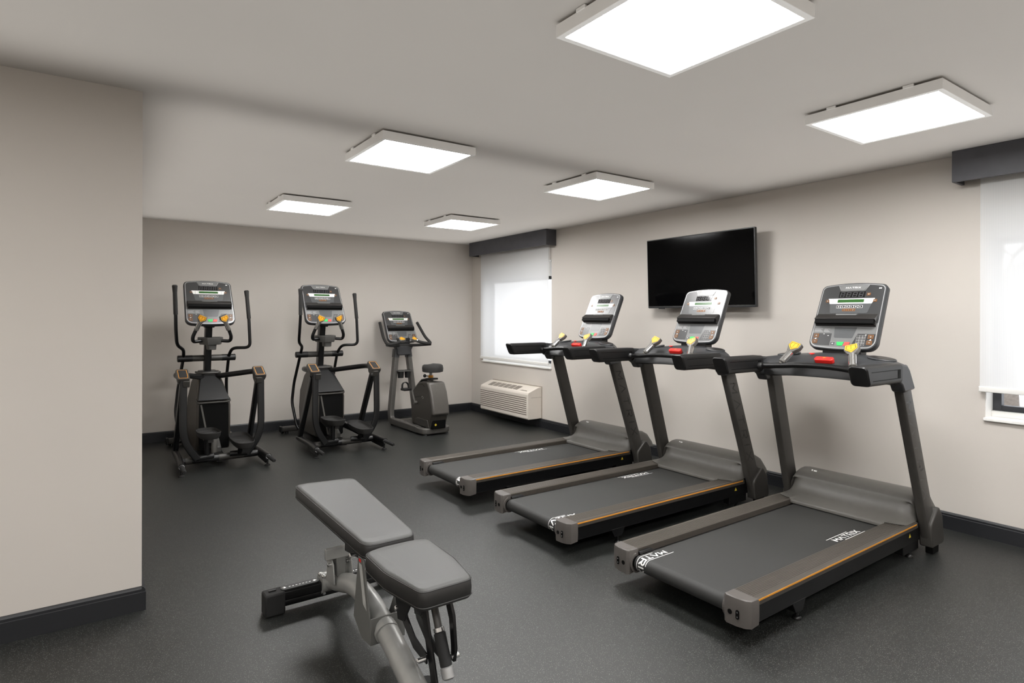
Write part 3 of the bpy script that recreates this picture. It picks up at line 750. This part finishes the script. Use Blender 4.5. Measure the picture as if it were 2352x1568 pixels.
    b = MB(); b.tube(pth, .017, 12); hb = b.build('hand_bar', 'blackmetal', t)
    for s in (-1, 1):
        b = MB(); b.lathe([(.022, 0), (.026, .004), (.024, .016), (.016, .026)], (0, 0, 0), 16, 'x')
        for v in b.bm.verts: v.co = Vector((s * (.356 - v.co.x), 1.262 + v.co.y, 1.060 + v.co.z))
        b.build('bar_collar', 'black', hb)
        make_grip(t, (s * .215, 1.262, 1.082), (s * .160, 1.372, 1.205), (0, -1, .7))
    # console on its neck
    b = MB(); b.box(-.115, .115, 1.575, 1.655, 1.12, 1.195); b.box(-.14, .14, 1.60, 1.64, 1.175, 1.19); b.build('console_neck', 'black', t, bevel=.006)
    make_console(t, console_matrix(0, 1.562, 1.176, 25))
    return t

# ------------------------------------------------------------------ elliptical trainer (user faces +y, rear feet at y = 0)
def make_elliptical(label, loc, rotz):
    t = thing('elliptical_trainer', label, 'elliptical', loc, rotz, 'elliptical trainers along the back wall')
    # floor frame
    b = MB(); b.tube([(-.325, .245, .078), (.325, .245, .078)], .031, 16); rb = b.build('rear_cross_tube', 'blackmetal', t)
    b = MB(); b.cyl((-.02, .245, .078), (.19, .245, .078), .0325, 16); b.cyl((-.29, .245, .078), (-.24, .245, .078), .0328, 16); b.build('tube_sleeve', 'frame', rb)
    for s in (-1, 1):
        b = MB(); b.tube(fillet([(s * .32, .68, .085), (s * .335, .30, .095), (s * .35, -.01, .086)], .08), .028, 14)
        b.prism([(.30, .075), (.30, .03), (.02, .022), (-.005, .05), (-.005, .08)], 'x', *sorted((s * .33, s * .345)))
        ft = b.build('foot_tube', 'blackmetal', t)
        b = MB(); b.tube([(s * .35, -.005, .086), (s * .354, -.185, .083), (s * .3545, -.205, .083)], [.0175, .0175, .012], 12); b.build('lift_handle', 'rubber', ft)
        b = MB(); b.cyl((s * .35, -.001, .086), (s * .35, -.014, .086), .0225, 16); b.build('lift_handle_ring', 'chrome', ft)
        b = MB(); b.cyl((s * .348, .012, .06), (s * .348, .012, .012), .009, 10); b.lathe([(.014, .014), (.024, .008), (.025, 0)], (s * .348, .012, 0)); b.build('levelling_foot', 'rubber', ft)
        b = MB(); b.tube([(s * .315, .245, .76), (s * .322, .64, .10)], 1, sect=rrect(-.021, .021, -.033, .033, .01, 3), up=(0, 1, 0)); b.build('frame_leg', 'blackmetal', t)
    b = MB(); b.tube([(0, .24, .07), (0, 1.42, .055)], 1, sect=rrect(-.04, .04, -.03, .03, .008, 3)); b.build('floor_beam', 'blackmetal', t)
    b = MB(); b.tube([(-.30, 1.425, .055), (.30, 1.425, .055)], 1, sect=rrect(-.033, .033, -.028, .028, .012, 3)); fs = b.build('front_stabilizer', 'frame', t)
    for s in (-1, 1):
        MB().box(*sorted((s * .295, s * .318)), 1.388, 1.462, .022, .09).build('end_cap', 'black', fs, bevel=.006)
        b = MB(); b.cyl((s * .27, 1.45, .03), (s * .29, 1.45, .03), .03, 16); b.build('transport_wheel', 'rubber', fs)
        b = MB(); b.lathe([(.018, .03), (.022, .01), (.022, 0)], (s * .24, 1.425, 0)); b.build('levelling_foot', 'rubber', fs)
    # drive shroud
    prof = [(.66, .07), (.615, .20), (.605, .50), (.62, .545), (.78, .70), (.90, .79), (1.05, .79), (1.17, .70), (1.245, .52), (1.27, .32), (1.245, .14), (1.18, .06)]
    b = MB(); k = lambda z: .15 - .05 * max(0, (z - .55) / .25)
    b.loft([[(x * k(z), y, z) for y, z in prof] for x in (-1, 1)])
    sh = b.build('drive_shroud', 'elgrey', t, bevel=.02, seg=3, ang=25)
    b = MB(); b.prism(rrect(-.128, .128, .09, .53, .02), 'y', .598, .607); b.build('shroud_opening', 'deepblack', sh)
    b = MB(); b.loft([[(-.12 + .0 * q, .596, .52), (-.105, .596, .52), (-.03, .596, .10), (-.045, .596, .10)] for q in (0,)] + [[(-.12, .603, .52), (-.105, .603, .52), (-.03, .603, .10), (-.045, .603, .10)]])
    b.build('crank_link', 'graph', sh)
    # sloping rear cover with a lip, and the collar round the mast
    b = MB(); n = Vector((0, -.16, .16)).normalized() * .014
    A = [(-.142, .60, .55), (.142, .60, .55), (.095, .80, .725), (.075, .86, .775), (-.075, .86, .775), (-.095, .80, .725)]
    b.loft([A, [tuple(Vector(p) + n) for p in A]]); b.build('rear_cover', 'black', sh, bevel=.008)
    b = MB(); b.tube(fillet([(-.146, .66, .56), (-.146, .592, .535), (.146, .592, .535), (.146, .66, .56)], .04), .008, 8); b.build('cover_lip', 'frame', sh)
    b = MB(); b.loft([[(x, y + .95, z) for x, y in rrect(-.085 * q, .085 * q, -.11 * q, .11 * q, .04 * q)] for z, q in ((.70, 1.08), (.77, 1.0), (.805, 1.0), (.815, .92))]); b.build('mast_collar', 'black', sh, ang=30)
    b = MB(); b.tube(fillet([(-.10, 1.0, .80), (-.10, .83, .80), (.10, .83, .80), (.10, 1.0, .80)], .06), .011, 8); b.build('collar_rim', 'frame', sh)
    # mast
    b = MB(); b.tube([(0, 1.0, .76), (0, .955, 1.05), (0, .90, 1.33)], 1, sect=rrect(-.031, .031, -.05, .05, .014, 3), up=(0, 1, 0)); b.build('mast', 'blackmetal', t)
    # swing handles on the pivot bar
    b = MB(); b.tube([(-.262, .99, .94), (.262, .99, .94)], .032, 18); pv = b.build('pivot_bar', 'frame', t)
    for s in (-1, 1):
        b = MB(); b.tube([(s * .135, .99, .94), (s * .262, .99, .94), (s * .266, .99, .94)], [.0335, .0335, .028], 18); b.build('pivot_sleeve', 'black', pv)
    HL = [(-.338, .57, 1.645), (-.325, .61, 1.38), (-.318, .66, 1.24), (-.295, .77, 1.085), (-.225, .885, 1.035), (-.215, .955, .985), (-.215, .985, .94), (-.245, 1.12, .62), (-.265, 1.13, .40), (-.25, 1.0, .16), (-.235, .97, .12)]
    HR = [(.332, .80, 1.62), (.352, .78, 1.34), (.365, .78, 1.045), (.215, .86, 1.042), (.20, .935, .985), (.20, .985, .94), (.20, 1.10, .70), (.215, 1.16, .45), (.21, 1.02, .16), (.20, .97, .12)]
    for P in (HL, HR):
        b = MB(); b.tube(fillet(P, .055, 5), .0155, 12); ha = b.build('swing_handle', 'blackmetal', t)
        a, c = Vector(P[0]), Vector(P[1]); b = MB(); b.tube([a + (a - c).normalized() * .008, a, a.lerp(c, .06), a.lerp(c, .25), c], [.016, .0235, .022, .0185, .019], 14); b.build('hand_grip', 'foam', ha)
    # console, mount, tray, sensor grips
    b = MB(); b.box(-.13, .13, .79, .865, 1.285, 1.33); b.box(-.045, .045, .83, .93, 1.25, 1.40); b.build('console_mount', 'black', t, bevel=.008)
    make_console(t, console_matrix(0, .745, 1.288, 29.5, 1.14))
    b = MB(); hexa = [(-.10, .90), (-.115, .80), (-.075, .68), (-.05, .655), (.05, .655), (.075, .68), (.115, .80), (.10, .90)]
    b.loft([[(x * k, .78 + (y - .78) * k, z) for x, y in hexa] for z, k in ((1.085, .84), (1.14, 1.0), (1.153, 1.0), (1.156, .96), (1.140, .90))]); tr = b.build('cup_tray', 'tray', t, ang=28)
    b = MB(); b.loft([[(x, y, z) for x, y in rrect(-.042 * q, .042 * q, .70, .80, .02)] for z, q in ((1.035, .9), (1.09, 1.0))]); b.build('cup_well', 'tray', tr, bevel=.004)
    for s in (-1, 1):
        b = MB(); pth = fillet([(s * .085, .74, 1.123), (s * .165, .725, 1.115), (s * .172, .70, 1.16), (s * .148, .685, 1.225)], .04, 5); b.tube(pth, .0165, 12); b.build('grip_tube', 'blackmetal', t)
        make_grip(t, (s * .150, .687, 1.215), (s * .085, .645, 1.372), (0, -1, .35))
    # side step-through handles: pad heads, arms back to the collar, suspension arms and pedals
    for s in (-1, 1):
        X = Matrix.Translation((s * .318, .205, .838)) @ Matrix.Rotation(math.radians(27), 4, 'X'); b = MB(); b.X = X
        b.loft([[(x, y, z) for x, y in rrect(-.05 * q, .05 * q, -.08, .085 + d, .016)] for z, q, d in ((-.035, .85, -.02), (-.012, 1, 0), (.012, 1, 0), (.018, .93, 0))]); hd = b.build('side_head', 'frame', t, ang=30)
        b = MB(); b.X = X; rr = rrect(-.036, .036, -.064, .070, .01, 5); ri = rrect(-.0322, .0322, -.060, .066, .008, 5)
        for i in range(len(rr)):
            j = (i + 1) % len(rr); b.poly([(*rr[i], .0192), (*rr[j], .0192), (*ri[j], .0192), (*ri[i], .0192)])
        b.build('orange_outline', 'orange', hd, smooth=False)
        b = MB(); b.X = X; b.prism(ri, 'z', .0175, .0198); b.build('head_pad', 'rubber', hd, smooth=False)
        b = MB(); b.prism([(.10, .80), (.12, .745), (.175, .74), (.25, .78), (.27, .84), (.16, .80)], 'x', *sorted((s * .272, s * .325))); b.build('head_bracket', 'frame', hd, bevel=.006)
        b = MB(); b.cyl((s * .27, .155, .765), (s * .325, .155, .765), .011, 10); b.build('head_bolt', 'chrome', hd)
        b = MB(); b.tube(fillet([(s * .32, .21, .828), (s * .352, .47, .832), (s * .07, .84, .764)], .14, 8), [.033] * 1 + [.032] * 1 + [.0285] * 2 + [.0265] * 7, 14)
        b.build('side_arm', 'blackmetal', t)
        b = MB(); pth = fillet([(s * .318, .145, .80), (s * .322, .14, .36), (s * .295, .15, .235), (s * .205, .17, .10)], .16, 8); b.tube(pth, 1, sect=rrect(-.016, .016, -.029, .029, .009, 3), up=(s, 0, 0)); b.build('suspension_arm', 'black', t)
    # pedals
    for (cx, y0, y1, z, tip) in ((-.105, .05, .43, .30, -.02), (.165, -.02, .41, .195, .02)):
        b = MB(); W = .092
        def outl(k, n=24):
            o = []
            for i in range(n):
                a = 2 * PI * i / n; c, s_ = math.cos(a), math.sin(a); e = .62
                o.append((cx + W * k * math.copysign(abs(c) ** e, c) * (1 - .12 * (s_ < 0) * abs(s_)), (y0 + y1) / 2 + ((y1 - y0) / 2 - .083 + .083 * k) * math.copysign(abs(s_) ** e, s_)))
            return o
        hgt = lambda y: z + tip * (y - y0) / (y1 - y0) + .022 * max(0, (y - y0) / (y1 - y0) - .55)
        rings = []
        for k, dz in ((.80, -.02), (.95, .0), (1.03, .035), (1.0, .038), (.92, .012), (.82, .004)): rings.append([(x, y, hgt(y) + dz) for x, y in outl(k)])
        b.loft(rings); p = b.build('pedal', 'foam', t, ang=30)
        b = MB()
        for i in range(5):
            y = y0 + .09 + i * .045; b.tube([(cx - .05, y + .012, hgt(y + .012) + .006), (cx, y, hgt(y) + .006), (cx + .05, y + .012, hgt(y + .012) + .006)], .003, 6)
        b.build('tread_rib', 'black', p)
        b = MB(); b.tube(fillet([(cx, y0 + .08, z - .03), (cx, y1 - .05, z + tip - .04), (cx * .95, .72, z - .01)], .1), 1, sect=rrect(-.022, .022, -.03, .03, .008, 3)); b.build('pedal_arm', 'blackmetal', p)
        sgn = 1 if cx > 0 else -1
        b = MB(); b.cyl((cx - .03, y0 + .11, z - .02), (cx - .015, .21, .10), .022, 12); b.cyl((sgn * .07, .215, .105), (sgn * .21, .185, .105), .024, 14); b.build('pedal_hinge', 'black', p)
    b = MB(); b.cyl((-.03, .40, .09), (-.03, .43, .30), .028, 14); b.build('resistance_strut', 'graph', t)
    b = MB(); b.prism([(.40, .07), (.40, .14), (.62, .26), (.62, .07)], 'x', -.03, .03); b.build('beam_cover', 'tray', t, bevel=.006)
    return t

# ------------------------------------------------------------------ upright exercise bike (rider faces +y)
def make_bike(label, loc, rotz):
    t = thing('exercise_bike', label, 'exercise bike', loc, rotz)
    sec = rrect(-.031, .031, -.041, .041, .014, 4)
    for s in (-1, 1):
        b = MB(); b.tube(fillet([(s * .085, .475, .90), (s * .168, .445, .17), (s * .172, .42, .056), (s * .16, .20, .052), (s * .155, -.30, .05)], .09, 6), 1, sect=sec, up=(0, 1, 0)); b.build('side_frame', 'biketube', t)
        b = MB(); b.tube([(s * .079, .477, .95), (s * .092, .473, .845)], 1, sect=rrect(-.036, .036, -.046, .046, .016, 4), up=(0, 1, 0)); b.build('post_collar', 'house', t)
    b = MB(); b.tube(fillet([(-.155, -.28, .05), (-.160, -.44, .048), (.16, -.44, .048), (.155, -.28, .05)], .07, 6), 1, sect=rrect(-.033, .033, -.036, .036, .016, 4)); rb = b.build('rear_base', 'biketube', t)
    for x, y in ((-.14, -.44), (.14, -.44), (-.165, .40), (.165, .40)):
        b = MB(); b.cyl((x, y, .03), (x, y, .01), .008, 8); b.lathe([(.014, .014), (.02, .008), (.021, 0)], (x, y, 0)); b.build('levelling_foot', 'rubber', t)
    MB().box(-.15, .15, -.40, .36, .045, .075).build('base_plate', 'blackmetal', t, bevel=.005)
    b = MB(); b.box(-.145, .145, .22, .34, .07, .078); b.build('base_step', 'bike', t, bevel=.003)
    # head bracket, console, handlebars
    b = MB(); b.loft([[(x * w_, .435 + dy, z) for x, dy in ((-1, -.035), (1, -.035), (1, .05), (-1, .05))] for z, w_ in ((.872, .075), (.89, .10), (.94, .10), (.99, .125))]); b.build('head_bracket', 'house', t, bevel=.01)
    b = MB(); b.box(-.09, .09, .43, .50, .985, 1.09); b.build('console_neck', 'black', t, bevel=.008)
    make_console(t, console_matrix(0, .43, 1.045, 30))
    for s in (-1, 1):
        b = MB(); b.tube(fillet([(s * .262, .575, 1.285), (s * .29, .40, 1.10), (s * .305, .25, 1.018), (s * .20, .255, 1.03), (s * .11, .285, 1.055)], .055, 5), .0185, 12); h = b.build('handlebar', 'foam', t)
        b = MB(); b.tube(fillet([(s * .302, .26, 1.014), (s * .20, .36, 1.0), (s * .06, .42, .995), (0, .42, .995)], .08, 5), .0185, 12); b.build('bar_root', 'foam', h)
        make_grip(t, (s * .135, .275, 1.05), (s * .058, .315, 1.085), (0, -.5, 1), stem_len=.3)
    # cup holder between the posts
    b = MB(); b.prism(rrect(-.10, .10, .36, .475, .012), 'z', .665, .68); ch = b.build('cup_holder', 'tray', t, bevel=.003)
    for s in (-1, 1):
        b = MB(); b.loft([[(s * .048 + x, y + .412, z) for x, y in circ(0, 0, r, 18)] for z, r in ((.585, .036), (.665, .042), (.683, .042), (.683, .037), (.60, .032))]); b.build('cup_well', 'black', ch, ang=30)
    # drive shroud
    prof = [(-.03, .075), (.005, .20), (-.01, .36), (-.06, .50), (-.14, .575), (-.24, .605), (-.40, .61), (-.455, .595), (-.50, .50), (-.55, .34), (-.565, .25), (-.53, .23), (-.475, .075)]
    b = MB(); b.loft([[(x * (.105 - (.02 if z > .55 else 0)), y, z) for y, z in prof] for x in (-1, 1)]); sh = b.build('drive_shroud', 'bike', t, bevel=.018, seg=3, ang=25)
    cov = [(-.375, .612), (-.45, .602), (-.508, .50), (-.556, .34), (-.572, .245), (-.525, .235), (-.50, .36), (-.44, .53)]
    b = MB(); b.prism(cov, 'x', -.108, .108); b.build('rear_cover', 'bikelight', sh, bevel=.02, seg=3, ang=30)
    b = MB(); b.tube([(0, .03, .44), (0, -.05, .545), (0, -.15, .608), (0, -.28, .632), (0, -.40, .64)], 1, sect=rrect(-.045, .045, -.011, .011, .008, 3)); b.build('top_spine', 'black', sh)
    b = MB()
    b.tube([(-.1062, -.06, .46), (-.1062, -.12, .535), (-.1062, -.2, .57), (-.1062, -.30, .575), (-.1062, -.355, .55)], .0018, 6); b.build('panel_seam', 'deepblack', sh)
    b = MB(); b.tube([(-.1058, -.10, .40), (-.1058, -.2, .425), (-.1058, -.33, .435)], .0015, 6); b.build('panel_groove', 'deepblack', sh)
    b = MB(); A = circ(-.30, .42, .024, 16, .015); B_ = circ(-.30, .42, .02, 16, .0115)
    for i in range(11): b.poly([(-.1068, *A[i]), (-.1068, *A[i + 1]), (-.1068, *B_[i + 1]), (-.1068, *B_[i])])
    b.build('shroud_mark', 'print', sh, smooth=False)
    b = MB(); b.prism([(-.09, .085), (-.13, .155), (-.18, .17), (-.42, .17), (-.47, .085)], 'x', -.1085, -.102); b.build('service_panel', 'frame', sh, bevel=.003)
    b = MB(); b.box(-.09, .09, -.51, -.44, .075, .235); ri = b.build('rear_panel', 'deepblack', sh, bevel=.01)
    b = MB(); b.prism(circ(-.045, .125, .013, 14), 'y', -.513, -.509); b.build('service_label', 'warn', sh, smooth=False)
    # seat
    b = MB(); b.cyl((0, -.30, .60), (0, -.31, .735), .019, 14); sp_ = b.build('seat_post', 'silver', t)
    b = MB(); b.lathe([(.032, .60), (.032, .63), (.026, .645)], (0, -.302, 0), 16); b.build('post_sleeve', 'graph', sp_)
    b = MB(); b.lathe([(.028, .648), (.030, .652), (.030, .672), (.026, .676)], (0, -.305, 0), 16); b.build('post_clamp', 'orange', sp_)
    b = MB(); b.cyl((-.028, -.29, .665), (-.055, -.275, .668), .006, 8); b.lathe([(.008, 0), (.02, .004), (.02, .02), (.012, .028)], (0, 0, 0), 14, 'x')
    for v in b.bm.verts:
        if v.co.x >= -.001 and v.co.z < .3: v.co = Vector((-.052 - v.co.x, -.276 + v.co.y, .668 + v.co.z))
    b.build('adjust_knob', 'rubber', sp_)
    b = MB(); ring = []
    def sad(k, z, grow):
        o = []
        for i in range(28):
            a = 2 * PI * i / 28; yy = math.cos(a); xx = math.sin(a)
            w_ = .126 * grow if yy < 0 else .126 * grow * (1 - .78 * min(1, yy * 1.15) ** 1.1) + .012 * yy
            dz = (.012 * max(0, -yy) - .012 * max(0, yy)) if z > .75 else 0
            o.append((xx * w_, -.34 + yy * (.25 if yy > 0 else .145) * grow, z + dz))
        return o
    b.loft([sad(0, .716, .8), sad(0, .722, .97), sad(0, .755, 1.0), sad(0, .788, .95), sad(0, .803, .80), sad(0, .807, .55), sad(0, .807, .2)])
    b.build('saddle', 'foam', t, ang=60)
    # cranks and pedals
    for s, py, pz in ((-1, -.075, .50), (1, -.215, .19)):
        b = MB(); b.tube([(s * .125, -.145, .345), (s * .138, py, pz)], 1, sect=rrect(-.011, .011, -.007, .007, .003, 2)); b.cyl((s * .10, -.145, .345), (s * .14, -.145, .345), .018, 14); cr = b.build('crank', 'graph', t)
        b = MB(); b.box(*sorted((s * .155, s * .255)), py - .05, py + .05, pz - .014, pz + .012); b.cyl((s * .13, py, pz), (s * .16, py, pz), .007, 8); pd = b.build('pedal', 'black', cr, bevel=.005)
        b = MB(); b.tube(fillet([(s * .162, py + .02, pz + .005), (s * .168, py + .03, pz + .065), (s * .205, py + .035, pz + .085), (s * .242, py + .03, pz + .065), (s * .248, py + .02, pz + .005)], .03, 4), 1, sect=rrect(-.004, .004, -.02, .02, .002, 2), up=(0, 1, 0)); b.build('pedal_strap', 'rubber', cr)
    return t

# ------------------------------------------------------------------ adjustable weight bench
def pad_outline(pts, r, n=6):
    P = [Vector((p[0], p[1], 0)) for p in pts]; o = []
    for i in range(len(P)):
        a, b, c = P[i - 1], P[i], P[(i + 1) % len(P)]
        rr = min(r, (a - b).length * .45, (c - b).length * .45)
        s, e = b + (a - b).normalized() * rr, b + (c - b).normalized() * rr
        for k in range(n + 1):
            q = k / n; v = s * (1 - q) ** 2 + b * 2 * q * (1 - q) + e * q * q; o.append((v.x, v.y))
    return o

def make_pad(name, parent, pts, zt, th, r=.03):
    """upholstered pad: rounded slab, top panel lighter, piped seams; zt(y) = top height"""
    o = pad_outline(pts, r); cx = sum(p[0] for p in o) / len(o); cyy = sum(p[1] for p in o) / len(o)
    def ring(ins, dz):
        q = []
        for x, y in o:
            d = Vector((x - cx, y - cyy)); k = 1 - ins / max(.05, d.length); xx, yy = cx + d.x * k, cyy + d.y * k
            q.append((xx, yy, zt(yy) + dz))
        return q
    b = MB(); b.mat(1)
    b.loft([ring(.03, -th), ring(.006, -th + .002), ring(.0, -th + .012), ring(-.002, -th * .5), ring(.001, -.013), ring(.006, -.005)], cap=True)
    p = b.build(name, ['vinyl', 'vinylside'], parent, ang=50)
    b = MB(); R = [ring(.005, -.006), ring(.011, -.0015), ring(.02, .0005), ring(.05, .002)]
    b.loft(R, cap=False); b.poly(ring(.05, .002)); b.build('top_panel', 'vinyl', p, ang=60)
    b = MB(); b.tube([Vector(q) for q in ring(.0015, -.0075)] + [Vector(ring(.0015, -.0075)[0])], .0016, 6); b.build('seam', 'vinylside', p)
    b = MB(); b.tube([Vector(q) for q in ring(-.001, -th * .82)] + [Vector(ring(-.001, -th * .82)[0])], .0022, 6); b.build('lower_seam', 'vinylside', p)
    return p

def make_bench(label, loc, rotz):
    t = thing('weight_bench', label, 'weight bench', loc, rotz)
    zb = lambda y: .478 + .05 * (y + .15) / .80
    make_pad('backrest_pad', t, [(-.142, .665), (.157, .635), (.128, -.175), (-.095, -.175)], zb, .066, .05)
    zs = lambda y: .480 - .006 * (y + .25)
    make_pad('seat_pad', t, [(-.128, -.245), (-.06, -.222), (.08, -.222), (.142, -.245), (.136, -.47), (.098, -.665), (-.098, -.665), (-.134, -.45)], zs, .072, .03)
    # transverse front foot
    b = MB(); b.prism(rrect(.447, .503, .055, .096, .006), 'x', -.24, .235); b.prism(rrect(.455, .50, .022, .058, .012), 'x', -.24, .235); ff = b.build('front_foot', 'blackmetal', t)
    for s, x0, x1 in ((-1, -.325, -.235), (1, .235, .325)):
        MB().box(x0, x1, .436, .514, 0, .101).build('rubber_end', 'rubber', ff, bevel=.008)
        b = MB(); b.box((x0 + x1) / 2 - .022, (x0 + x1) / 2 + .012, .472, .484, .101, .107); b.build('end_clip', 'black', ff, bevel=.002)
        b = MB(); b.prism(rrect(*sorted((s * .070, s * .25)), .451, .499, .022, 5), 'z', .095, .105); pl = b.build('foot_plate', 'black', ff, bevel=.002)
        b = MB()
        for x in (.092, .233): b.lathe([(.0105, .105), (.0105, .1065), (.005, .108)], (s * x, .475, 0), 14)
        b.build('rivet', 'chrome', ff)
        b = MB()
        for i in range(7): b.box(s * (.115 + i * .0155) - .004, s * (.115 + i * .0155) + .004, .472, .477, .105, .1054)
        b.build('plate_print', 'print', ff, smooth=False)
    # main tube
    b = MB(); b.cyl((-.062, .475, .085), (.062, .475, .085), .046, 22); b.cyl((-.066, .475, .085), (-.052, .475, .085), .049, 22); b.cyl((.052, .475, .085), (.066, .475, .085), .049, 22); sl = b.build('foot_sleeve', 'benchgrey', t)
    b = MB(); pth = fillet([(-.012, .475, .09), (-.012, .34, .125), (-.01, .16, .182), (-.012, -.03, .18), (-.018, -.24, .128), (-.035, -.52, .052), (-.036, -.62, .045)], .18, 7); b.tube(pth, .043, 20); mt = b.build('main_tube', 'benchgrey', t)
    b = MB()
    for x, y, z in ((-.058, .44, .125), (-.064, .475, .125), (-.055, .445, .045)): b.lathe([(.006, -.006), (.0095, 0), (.0095, .006), (.004, .010)], (x, y, z), 10, 'y')
    b.build('bolt', 'chrome', t)
    b = MB(); b.prism([(-.052, -.03), (-.052, .055), (.052, .055), (.052, -.03)], 'x', -.001, .001) if False else b.tube([(-.02, -.205, .137), (-.0215, -.222, .1325)], [.0475, .0475], 22); b.build('tube_ring', 'benchgrey', mt)
    # upright rail under the backrest with its two lugs
    b = MB(); b.prism(rrect(-.094, .042, .254, .304, .004), 'y', .30, .325); b.build('back_rail', 'benchgrey', t, bevel=.004)
    b = MB(); b.box(-.045, -.0, .30, .36, .17, .26); b.build('rail_post', 'benchplate', t, bevel=.004)
    for x in (-.066, .02):
        b = MB(); b.prism([(.27, .15), (.29, .235), (.33, .265), (.37, .24), (.385, .13)], 'x', x, x + .006); lg = b.build('rail_lug', 'benchgrey', t, bevel=.002)
        b = MB(); b.lathe([(.006, -.012), (.009, -.01), (.009, .016), (.005, .02)], (x, .33, .222), 10, 'x'); b.build('lug_bolt', 'chrome', lg)
    b = MB(); b.prism([(.05, .34), (.21, .32), (.21, .42), (.10, .435), (.02, .42)], 'x', -.04, -.028); b.prism([(.05, .34), (.21, .32), (.21, .42), (.10, .435), (.02, .42)], 'x', .03, .042); b.box(-.04, .042, -.10, .55, .405, .422); b.build('backrest_bracket', 'blackmetal', t, bevel=.003)
    b = MB(); b.lathe([(.008, -.01), (.013, -.006), (.013, .02), (.008, .026)], (-.05, .10, .335), 10, 'x'); b.build('bolt', 'chrome', t)
    # folded plate bracket around the tube
    L = [(-.055, .395), (-.115, .395), (-.175, .19), (-.185, .085), (-.10, .075), (-.005, .13)]
    b = MB(); b.prism(L, 'x', -.078, -.072); b.build('side_plate', 'benchplate', t, bevel=.0015)
    b = MB(); b.prism([(-.115, .25), (-.135, .235), (-.185, .19), (-.185, .085), (-.10, .075), (-.04, .12)], 'x', .062, .068); b.build('side_plate', 'benchplate', t, bevel=.0015)
    b = MB(); b.prism([(-.078, .085), (.068, .085), (.068, .188), (-.078, .188)], 'y', -.190, -.184); b.build('cross_plate', 'benchplate', t, bevel=.0015)
    b = MB(); b.poly([(-.0786, -.066, .37), (-.0786, -.098, .37), (-.0786, -.150, .205), (-.0786, -.112, .218)]); b.build('instruction_label', 'labelgrey', t, smooth=False)
    b = MB(); b.poly([(-.0786, -.064, .388), (-.0786, -.088, .388), (-.0786, -.090, .376), (-.0786, -.066, .376)]); b.build('red_label', 'stopred', t, smooth=False)
    # black seat carriage and adjusting linkage
    b = MB()
    for x in (-.02, .05): b.prism([(-.26, .41), (-.44, .41), (-.44, .35), (-.36, .235), (-.31, .225), (-.29, .30)], 'x', x, x + .008)
    b.box(-.06, .09, -.60, -.24, .40, .412); b.build('seat_carriage', 'blackmetal', t, bevel=.002)
    for x in (.006, .062):
        b = MB(); b.prism([(-.265, .29), (-.31, .30), (-.335, .235), (-.40, .188), (-.495, .168), (-.495, .132), (-.39, .142), (-.30, .20)], 'x', x, x + .008)
        b.build('link_plate', 'blackmetal', t, bevel=.002)
    b = MB(); b.prism([(-.405, .40), (-.445, .40), (-.49, .25), (-.545, .10), (-.58, .02), (-.52, .02), (-.50, .10), (-.445, .25)], 'x', .018, .028); b.build('link_plate', 'blackmetal', t, bevel=.002)
    b = MB(); b.prism([(-.47, .40), (-.51, .40), (-.56, .31), (-.575, .20), (-.565, .15), (-.545, .15), (-.545, .20), (-.53, .29)], 'x', .078, .09); b.build('link_plate', 'blackmetal', t, bevel=.002)
    for x, y, z in ((-.004, -.300, .262), (-.004, -.488, .150), (.094, -.555, .165), (.03, -.43, .375), (.03, -.455, .37), (.03, -.60, .045)):
        b = MB(); b.lathe([(.005, -.024), (.0095, -.02), (.0095, .01), (.005, .015)], (x, y, z), 10, 'x'); b.build('link_bolt', 'chrome', t)
    a, c = Vector((.05, -.43, .40)), Vector((.052, -.580, .106))
    q = lambda k: a.lerp(c, k)
    b = MB(); b.tube([q(0), q(.50)], .0135, 14); lv = b.build('adjust_lever', 'frame', t)
    b = MB(); b.tube([q(.49), q(.495), q(.535), q(.54)], [.016, .0195, .0195, .016], 14); b.build('lever_ring', 'chrome', lv)
    b = MB(); b.tube([q(.54), q(.55), q(.87), q(.875)], [.017, .0215, .021, .018], 14); b.build('lever_grip', 'rubber', lv)
    b = MB(); b.tube([q(.875), q(.885), q(.985), q(1.0)], [.019, .0225, .022, .016], 14); b.build('lever_tip', 'silver', lv)
    # rear foot with end stop
    b = MB(); b.cyl((.022, -.47, .0), (.022, -.47, .062), .024, 16); b.build('tube_stop', 'rubber', t)
    b = MB(); b.tube([(-.16, -.64, .035), (.14, -.64, .035)], 1, sect=rrect(-.025, .025, -.033, .033, .008, 3)); b.build('rear_foot', 'blackmetal', t)
    return t

make_treadmill('nearest treadmill, in the right foreground, its console dark and free of glare', (2.220, 1.834, 0), -PI / 2 + math.radians(.45), ((1, 1.015), (-1, .145)))
make_treadmill('middle treadmill of the three, console in front of the television', (2.217, 2.960, 0), -PI / 2 + math.radians(-.25), ((-1, 1.25), (1, -.10)))
make_treadmill('farthest treadmill, console near the far window shade, beside the wall heater', (2.218, 4.066, 0), -PI / 2 + math.radians(.3), ((-1, 1.1), (1, -.19)))
make_elliptical('elliptical trainer nearest the left pillar, leftmost machine of all', (.978, 5.74, 0), math.radians(.8))
make_elliptical('elliptical trainer between the other elliptical and the exercise bike', (2.125, 5.76, 0), math.radians(.8))
make_bike('grey upright exercise bike with saddle, in the far corner beside the window', (3.275, 6.6, 0), math.radians(.5))
make_bench('adjustable weight bench with grey vinyl pads on a silver tube frame, alone in the foreground', (.97, 2.4, 0), 0)
